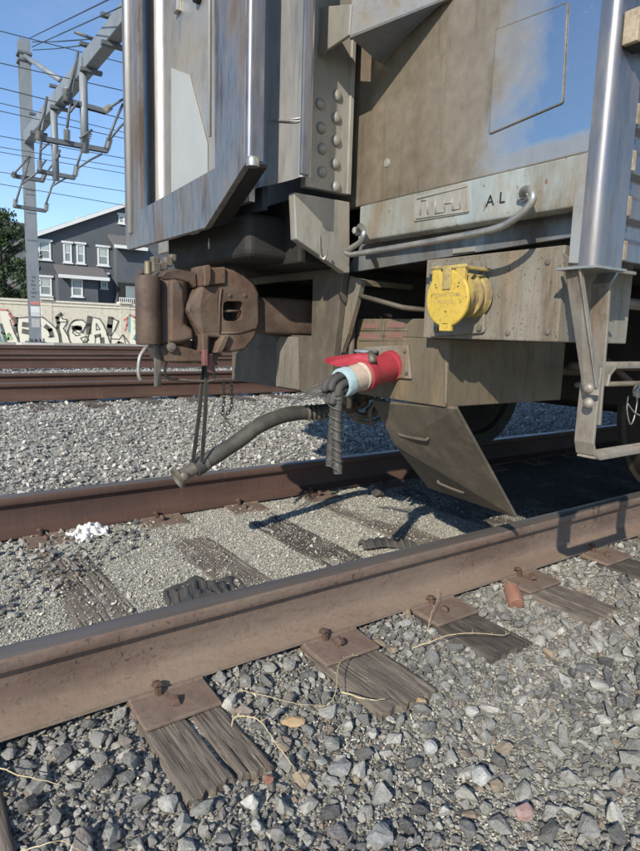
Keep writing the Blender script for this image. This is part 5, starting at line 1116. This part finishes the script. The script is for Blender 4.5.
b = MB(); q = at(636, 391, 'y', .99); b.lathe(q, (0, -1, 0), [(0, .022), (.012, .022), (.016, .012), (.03, .012)], 6); b.build('pipe_union', m_pipe, car)
b = MB(); b.tube(smooth_path([at(628, 396, 'y', .97), at(627, 410, 'y', .97), at(630, 424, 'y', .97), at(634, 418, 'y', .97), at(637, 400, 'y', .97), at(633, 392, 'y', .97)], 6), .0022, 6); b.tube(smooth_path([at(628, 404, 'y', .965), at(634, 412, 'y', .965), at(641, 416, 'y', .965)], 5), .0022, 6); b.build('lanyard', m_pipe, car)

# ---------------------------------------------------------------- things hanging on the car
jc = thing('jumper_cable', 'cream plug with pale blue ring pushed into the red socket, dark strands hanging', 'power cable', tuple(E1))
b = MB(); b.lathe(E1, ax, [(-.03, .044), (0, .046), (.004, .050), (.012, .050), (.016, .047), (.07, .046), (.072, .046)], 32); plug = b.build('plug_body', m_cream, jc, smooth=30)
b = MB(); b.lathe(E1+ax*.072, ax, [(0, .046), (.002, .050), (.030, .050), (.034, .048), (.036, .040), (.02, .036)], 32); b.build('blue_ring', m_blue, plug, smooth=30)
q0 = E1+ax*.10; uu = Vector((0, 0, 1)); vv = ax.cross(uu).normalized()
b = MB()
for a, ln in ((0, .05), (.9, .065), (1.9, .06), (3.0, .045), (4.0, .06), (5.1, .05)):
    o_ = q0+(vv*math.cos(a)+uu*math.sin(a))*.026; b.tube(smooth_path([o_-ax*.02, o_+ax*ln*.5, o_+ax*ln*.9-uu*.012, o_+ax*ln-uu*.035], 4), [.0135]*12+[.011], 8)
b.build('cable_ends', m_rubber, jc)
cb = q0+ax*.03
for k, (sx0, r_, px) in enumerate(((0, .016, (330, 466)), (.022, .0155, (338, 474)))):
    end = at(*px, 'x', cb.x-.01)
    b = MB(); P = smooth_path([cb+Vector((0, -sx0+.005, .0)), cb+Vector((-.004, -sx0-.002, -.04)), cb.lerp(end, .4)+Vector((0, -.003, 0)), cb.lerp(end, .75), end], 14)
    rad_ = [r_*(1+.05*math.sin(i*.9)+.04*math.sin(i*2.3)) for i in range(len(P))]; b.tube(P, rad_, 10)
    b.build('cable_tail', m_hose, jc)
b = MB(); P = []
mid = cb+Vector((-.012, -.010, -.02)); end = at(337, 468, 'x', cb.x-.03)
for i in range(160):
    t = i/159; c = mid.lerp(end, t); P.append(c+Vector((math.cos(i*.3)*.018, math.sin(i*.3)*.026, 0)))
b.tube(P, .0016, 5); b.build('binding_wire', m_fit, jc)
b = MB()
for k in range(7):
    A = cb+Vector((random.uniform(-.01, .01), random.uniform(0, .04), random.uniform(-.01, .02))); B = at(300-k*1.5, 393+k*2.0, 'x', cb.x+.01); b.tube([A, A.lerp(B, .5)+Vector((0, 0, random.uniform(-.012, .01))), B], .0022, 5)
b.build('frayed_strands', m_pipe, jc)

ws = thing('webbing_strap', 'black webbing strap holding up the end of the air hose', 'strap', tuple(at(205, 365, 'y', 2.2)))
for a, c, yy in (((204, 366), (193, 462), 2.245), ((207, 366), (202, 462), 2.235)):
    b = MB(); A, B = at(*a, 'y', yy), at(*c, 'y', yy); b.strap([A, A.lerp(B, .5)+Vector((.003, 0, 0)), B], (1, .3, 0), .020, .003); b.build('strap_leg', m_rubber, ws)
b = MB(); c_ = at(198, 466, 'y', YH); b.lathe(c_, dx_, [(-.016, .0395), (.016, .0395)], 20); b.build('strap_loop', m_rubber, ws)
ch = thing('safety_chain', 'thin dark chain hanging in two falls with a tangled end left of the air hose', 'chain', tuple(at(225, 384, 'y', 2.4)))
def chain(px, yy, s_=.011):
    b = MB(); P = smooth_path([at(x_, y_, 'y', yy) for x_, y_ in px], 12); L_ = sum((q-p).length for p, q in zip(P, P[1:])); n = int(L_/(s_*1.7)); acc = 0; pts = []
    tgt = 0; d = 0
    for p, q in zip(P, P[1:]):
        l = (q-p).length
        while tgt <= d+l and l > 0: pts.append((p.lerp(q, (tgt-d)/l), (q-p).normalized())); tgt += s_*1.7
        d += l
    for i, (c, t) in enumerate(pts):
        u = Vector((1, 0, 0)) if i % 2 else Vector((0, 1, 0)); u = (u-t*u.dot(t)).normalized()
        b.tube([c+t*math.cos(a)*s_*1.15+u*math.sin(a)*s_*.6 for a in [k*math.pi/4 for k in range(8)]], s_*.22, 5, closed=True)
    return b
chain([(223.5, 383), (224, 400), (223, 414), (228, 422), (233, 428)], 2.4).build('chain_fall', m_fit, ch)
chain([(231.5, 384), (232, 398), (231, 408), (226, 416), (224, 426), (229, 434)], 2.4).build('chain_fall', m_fit, ch)

# ---------------------------------------------------------------- litter and loose things
def grid_mesh(name, c, xd, yd, nu, nv, fn, mt, label=None, cat=None, th=.003, sm=True):
    xd, yd = Vector(xd), Vector(yd); vs = []; c = Vector(c)
    for j in range(nv+1):
        for i in range(nu+1):
            u, v = i/nu, j/nv; du, dv, h = fn(u, v); vs.append(xd*(u-.5+du)+yd*(v-.5+dv)+Vector((0, 0, h)))
    fs = [(j*(nu+1)+i, j*(nu+1)+i+1, (j+1)*(nu+1)+i+1, (j+1)*(nu+1)+i) for j in range(nv) for i in range(nu)]
    me = bpy.data.meshes.new(name); me.from_pydata(vs, [], fs); me.materials.append(mt)
    if sm: me.shade_smooth()
    o = bpy.data.objects.new(name, me); COL.objects.link(o); o.location = c
    s_ = o.modifiers.new('thick', 'SOLIDIFY'); s_.thickness = th
    if label: setp(o, label, cat)
    return o
nz = mnoise.noise
q = at(84, 535, 'z', -.19)
def ragf(u, v):
    r = math.hypot(u-.5, v-.5); a = math.atan2(v-.5, u-.5)
    f = math.sin(a*5+3*nz((u*3, v*3, 1))*2)*.009*min(1, r*3); e = 1+.3*nz((math.cos(a)*1.5, math.sin(a)*1.5, 4))
    return ((u-.5)*(e-1)-.05*math.sin(v*9), (v-.5)*(e-1)*1, .055*max(0, 1-r*1.9)+f+.028*nz((u*7, v*7, 2))+.012*abs(nz((u*15, v*15, 5)))+.012)
grid_mesh('rag', (q.x+.02, q.y, -.205), (.15, .03, 0), (-.03, .13, 0), 40, 40, ragf, m_white, 'crumpled white rag lying on the gravel by the far rail', 'rag', .002)
q = at(204, 588, 'z', -.19)
def rubf(u, v):
    h = .028*math.sin(math.pi*min(1, max(0, u*1.05)))*(1-.4*v)+.02*nz((u*4, v*4, 7)); h += .006*(1 if (math.sin(u*52) > .2) else 0)*(1 if .15 < v < .9 else 0)
    return (.08*nz((v*3, 2, 1)), .22*nz((u*3.2, 5, 1))+.1*math.sin(u*3.14), h+.004)
grid_mesh('rubber_mat', (q.x-.005, q.y-.03, -.212), (.31, -.03, 0), (.05, .22, 0), 90, 44, rubf, m_rubber, 'torn black ribbed rubber mat curled beside the inner face of the near rail', 'rubber scrap', .010)
q = at(388, 542, 'z', -.19)
def padf(u, v):
    return (.02*nz((v*5, 1, 1)), .1*nz((u*3, 9, 1)), .022*math.sin(math.pi*v)+.012*math.sin(u*3.14*1.3+.3)+.007*(1 if math.sin(u*44) > .55 else 0))
grid_mesh('rubber_pad', (q.x, q.y, -.205), (.25, -.10, 0), (.03, .085, 0), 100, 24, padf, m_rubber, 'long black ribbed rubber strip on pale gravel below the hanging cable', 'rubber scrap', .014)
def lump(name, px, py, z, s, mt, label, cat, seed, npts=30, fl=.7, rot=0):
    q = at(px, py, 'z', z); rs = random.Random(seed); bm = bmesh.new()
    for _ in range(npts):
        v = Vector((rs.gauss(0, 1), rs.gauss(0, 1), rs.gauss(0, 1))).normalized()*rs.uniform(.85, 1.05); bm.verts.new(Matrix.Rotation(rot, 3, 'Z') @ Vector((v.x*s[0], v.y*s[1], v.z*s[2])))
    bmesh.ops.convex_hull(bm, input=bm.verts); bmesh.ops.delete(bm, geom=[v for v in bm.verts if not v.link_faces], context='VERTS')
    bmesh.ops.bevel(bm, geom=list(bm.edges), offset=min(s)*.12, segments=2, affect='EDGES', clamp_overlap=True)
    bmesh.ops.triangulate(bm, faces=bm.faces); bmesh.ops.subdivide_edges(bm, edges=bm.edges, cuts=2)
    k_ = 1/min(s)
    for v in bm.verts: v.co += v.co.normalized()*min(s)*(.10*mnoise.noise(v.co*k_*1.3+Vector((seed, 0, 0)))+.05*mnoise.noise(v.co*k_*4+Vector((seed, 3, 0))))
    me = bpy.data.meshes.new(name); bm.to_mesh(me); bm.free(); me.materials.append(mt); o = bpy.data.objects.new(name, me); COL.objects.link(o); o.location = q
    return setp(o, label, cat)
lump('dark_lump', 378, 492, -.17, (.05, .045, .04), m_rubber, 'dark lump of debris on the gravel right of the hanging cable', 'debris', 5)
lump('brick_fragment', 268, 779, -.205, (.014, .012, .012), m_stub, 'small orange brick fragment against the cracked tie end', 'brick fragment', 6)
lump('orange_stone', 292, 722, -.215, (.040, .022, .012), m_sfoil, 'flat tan orange stone between the two nearest tie ends', 'stone', 8, rot=-.5)
lump('orange_stone', 421, 702, -.205, (.016, .014, .012), m_sfoil, 'small tan stone at the corner of the second tie end', 'stone', 9)
lump('pink_stone', 525, 812, -.215, (.024, .020, .022), mat('pink_stone', [(.30, .19, .17), (.38, .26, .23)], 0, (.8, .9), 30), 'pinkish stone near the bottom right corner', 'stone', 12)
lump('speckled_stone', 430, 747, -.205, (.021, .019, .018), mat('granite', [(.36, .36, .34), (.44, .43, .40)], 0, (.8, .9), 30, speck=(420, .52, .62, (.20, .20, .19))), 'round pale granite stone below the second tie end', 'stone', 14)
lump('speckled_stone', 481, 776, -.205, (.025, .022, .020), MATS['granite'], 'pale granite stone right of the round one, among dark stones', 'stone', 15)
lump('large_grey_stone', 340, 770, -.225, (.034, .027, .022), mat('grey_stone', [(.20, .20, .195), (.28, .28, .265)], 0, (.8, .9), 30, bump=.6, bscale=120, speck=(260, .6, .7, (.42, .41, .38))), 'large smooth grey stone below the cracked tie end', 'stone', 17)
lump('large_grey_stone', 380, 836, -.225, (.032, .028, .024), MATS['grey_stone'], 'large grey stone cut by the bottom edge of the photo', 'stone', 18)
q = at(513, 594, 'z', -.175)
b = MB(); axs = Vector((.55, .75, .38)).normalized(); b.lathe(q-axs*.02, axs, [(-.035, 0), (-.035, .026), (-.030, .029), (.02, .030), (.05, .029), (.052, .02)], 20); o = b.build('pipe_stub', m_stub, origin=tuple(q), smooth=35); setp(o, 'short orange rusty round stub leaning on the near rail base', 'pipe stub')
def twig(px, label, r=.0016, z=-.19):
    b = MB(); q = [at(x_, y_, 'z', z+(dz if dz else 0)) for x_, y_, dz in px]; P = smooth_path(q, 8); P = [p+Vector((mnoise.noise(p*60)*.003, mnoise.noise(p*60+Vector((9, 0, 0)))*.003, 0)) for p in P]; r *= .75; b.tube(P, [r*(1-.6*i/len(P)) for i in range(len(P))], 6)
    rt = random.Random(int(px[0][0]))
    for k in range(3, len(P)-2, 5 if len(px) > 5 else 9):          # short side shoots
        d = (P[k+1]-P[k]).normalized(); sd_ = Vector((-d.y, d.x, rt.uniform(.2, .9)))*rt.choice((-1, 1)); sd_.z = abs(sd_.z); e_ = P[k]+(d*.6+sd_.normalized())*rt.uniform(.006, .018)
        b.tube([P[k], e_], [r*.5, r*.25], 5)
    return b, q[0]
for px, lb, r_ in (([(231, 726, 0), (236, 717, .03), (250, 717, .04), (262, 723, .035), (275, 742, .02), (292, 765, 0), (299, 785, -.005)], 'dry straw-coloured stem arching beside the cracked tie end', .0030),
                   ([(358, 655, 0), (345, 658, .02), (338, 668, .03), (336, 690, .02), (328, 705, 0), (315, 706, -.005)], 'dry stem curling over the corner of the second tie plate', .0026),
                   ([(342, 692, .01), (358, 697, .02), (372, 700, .022), (383, 699, .012)], 'pale short stick lying on the second tie end', .0036),
                   ([(412, 648, -.005), (430, 642, .02), (450, 635, .03), (475, 633, .035), (505, 635, .02), (511, 628, .02)], 'long branched twig lying across the dark tie end', .0026),
                   ([(428, 630, .0), (431, 615, .03), (437, 600, .05), (439, 588, .06)], 'thin upright twig beside the third tie plate', .0018),
                   ([(0, 768, 0), (20, 775, .015), (45, 781, .01), (62, 785, 0)], 'thin dry stem on the stones at the left edge', .0022),
                   ([(20, 851, 0), (40, 846, .015), (62, 841, .02), (80, 851, .0)], 'thin dry stem at the bottom left corner', .0022),
                   ([(240, 690, 0), (270, 697, .01), (300, 704, .015), (325, 705, 0)], 'thin straw lying right of the cracked tie plate', .0016)):
    b, q = twig(px, lb, r_); o = b.build('dry_twig', m_twig, origin=tuple(q)); setp(o, lb, 'twig')
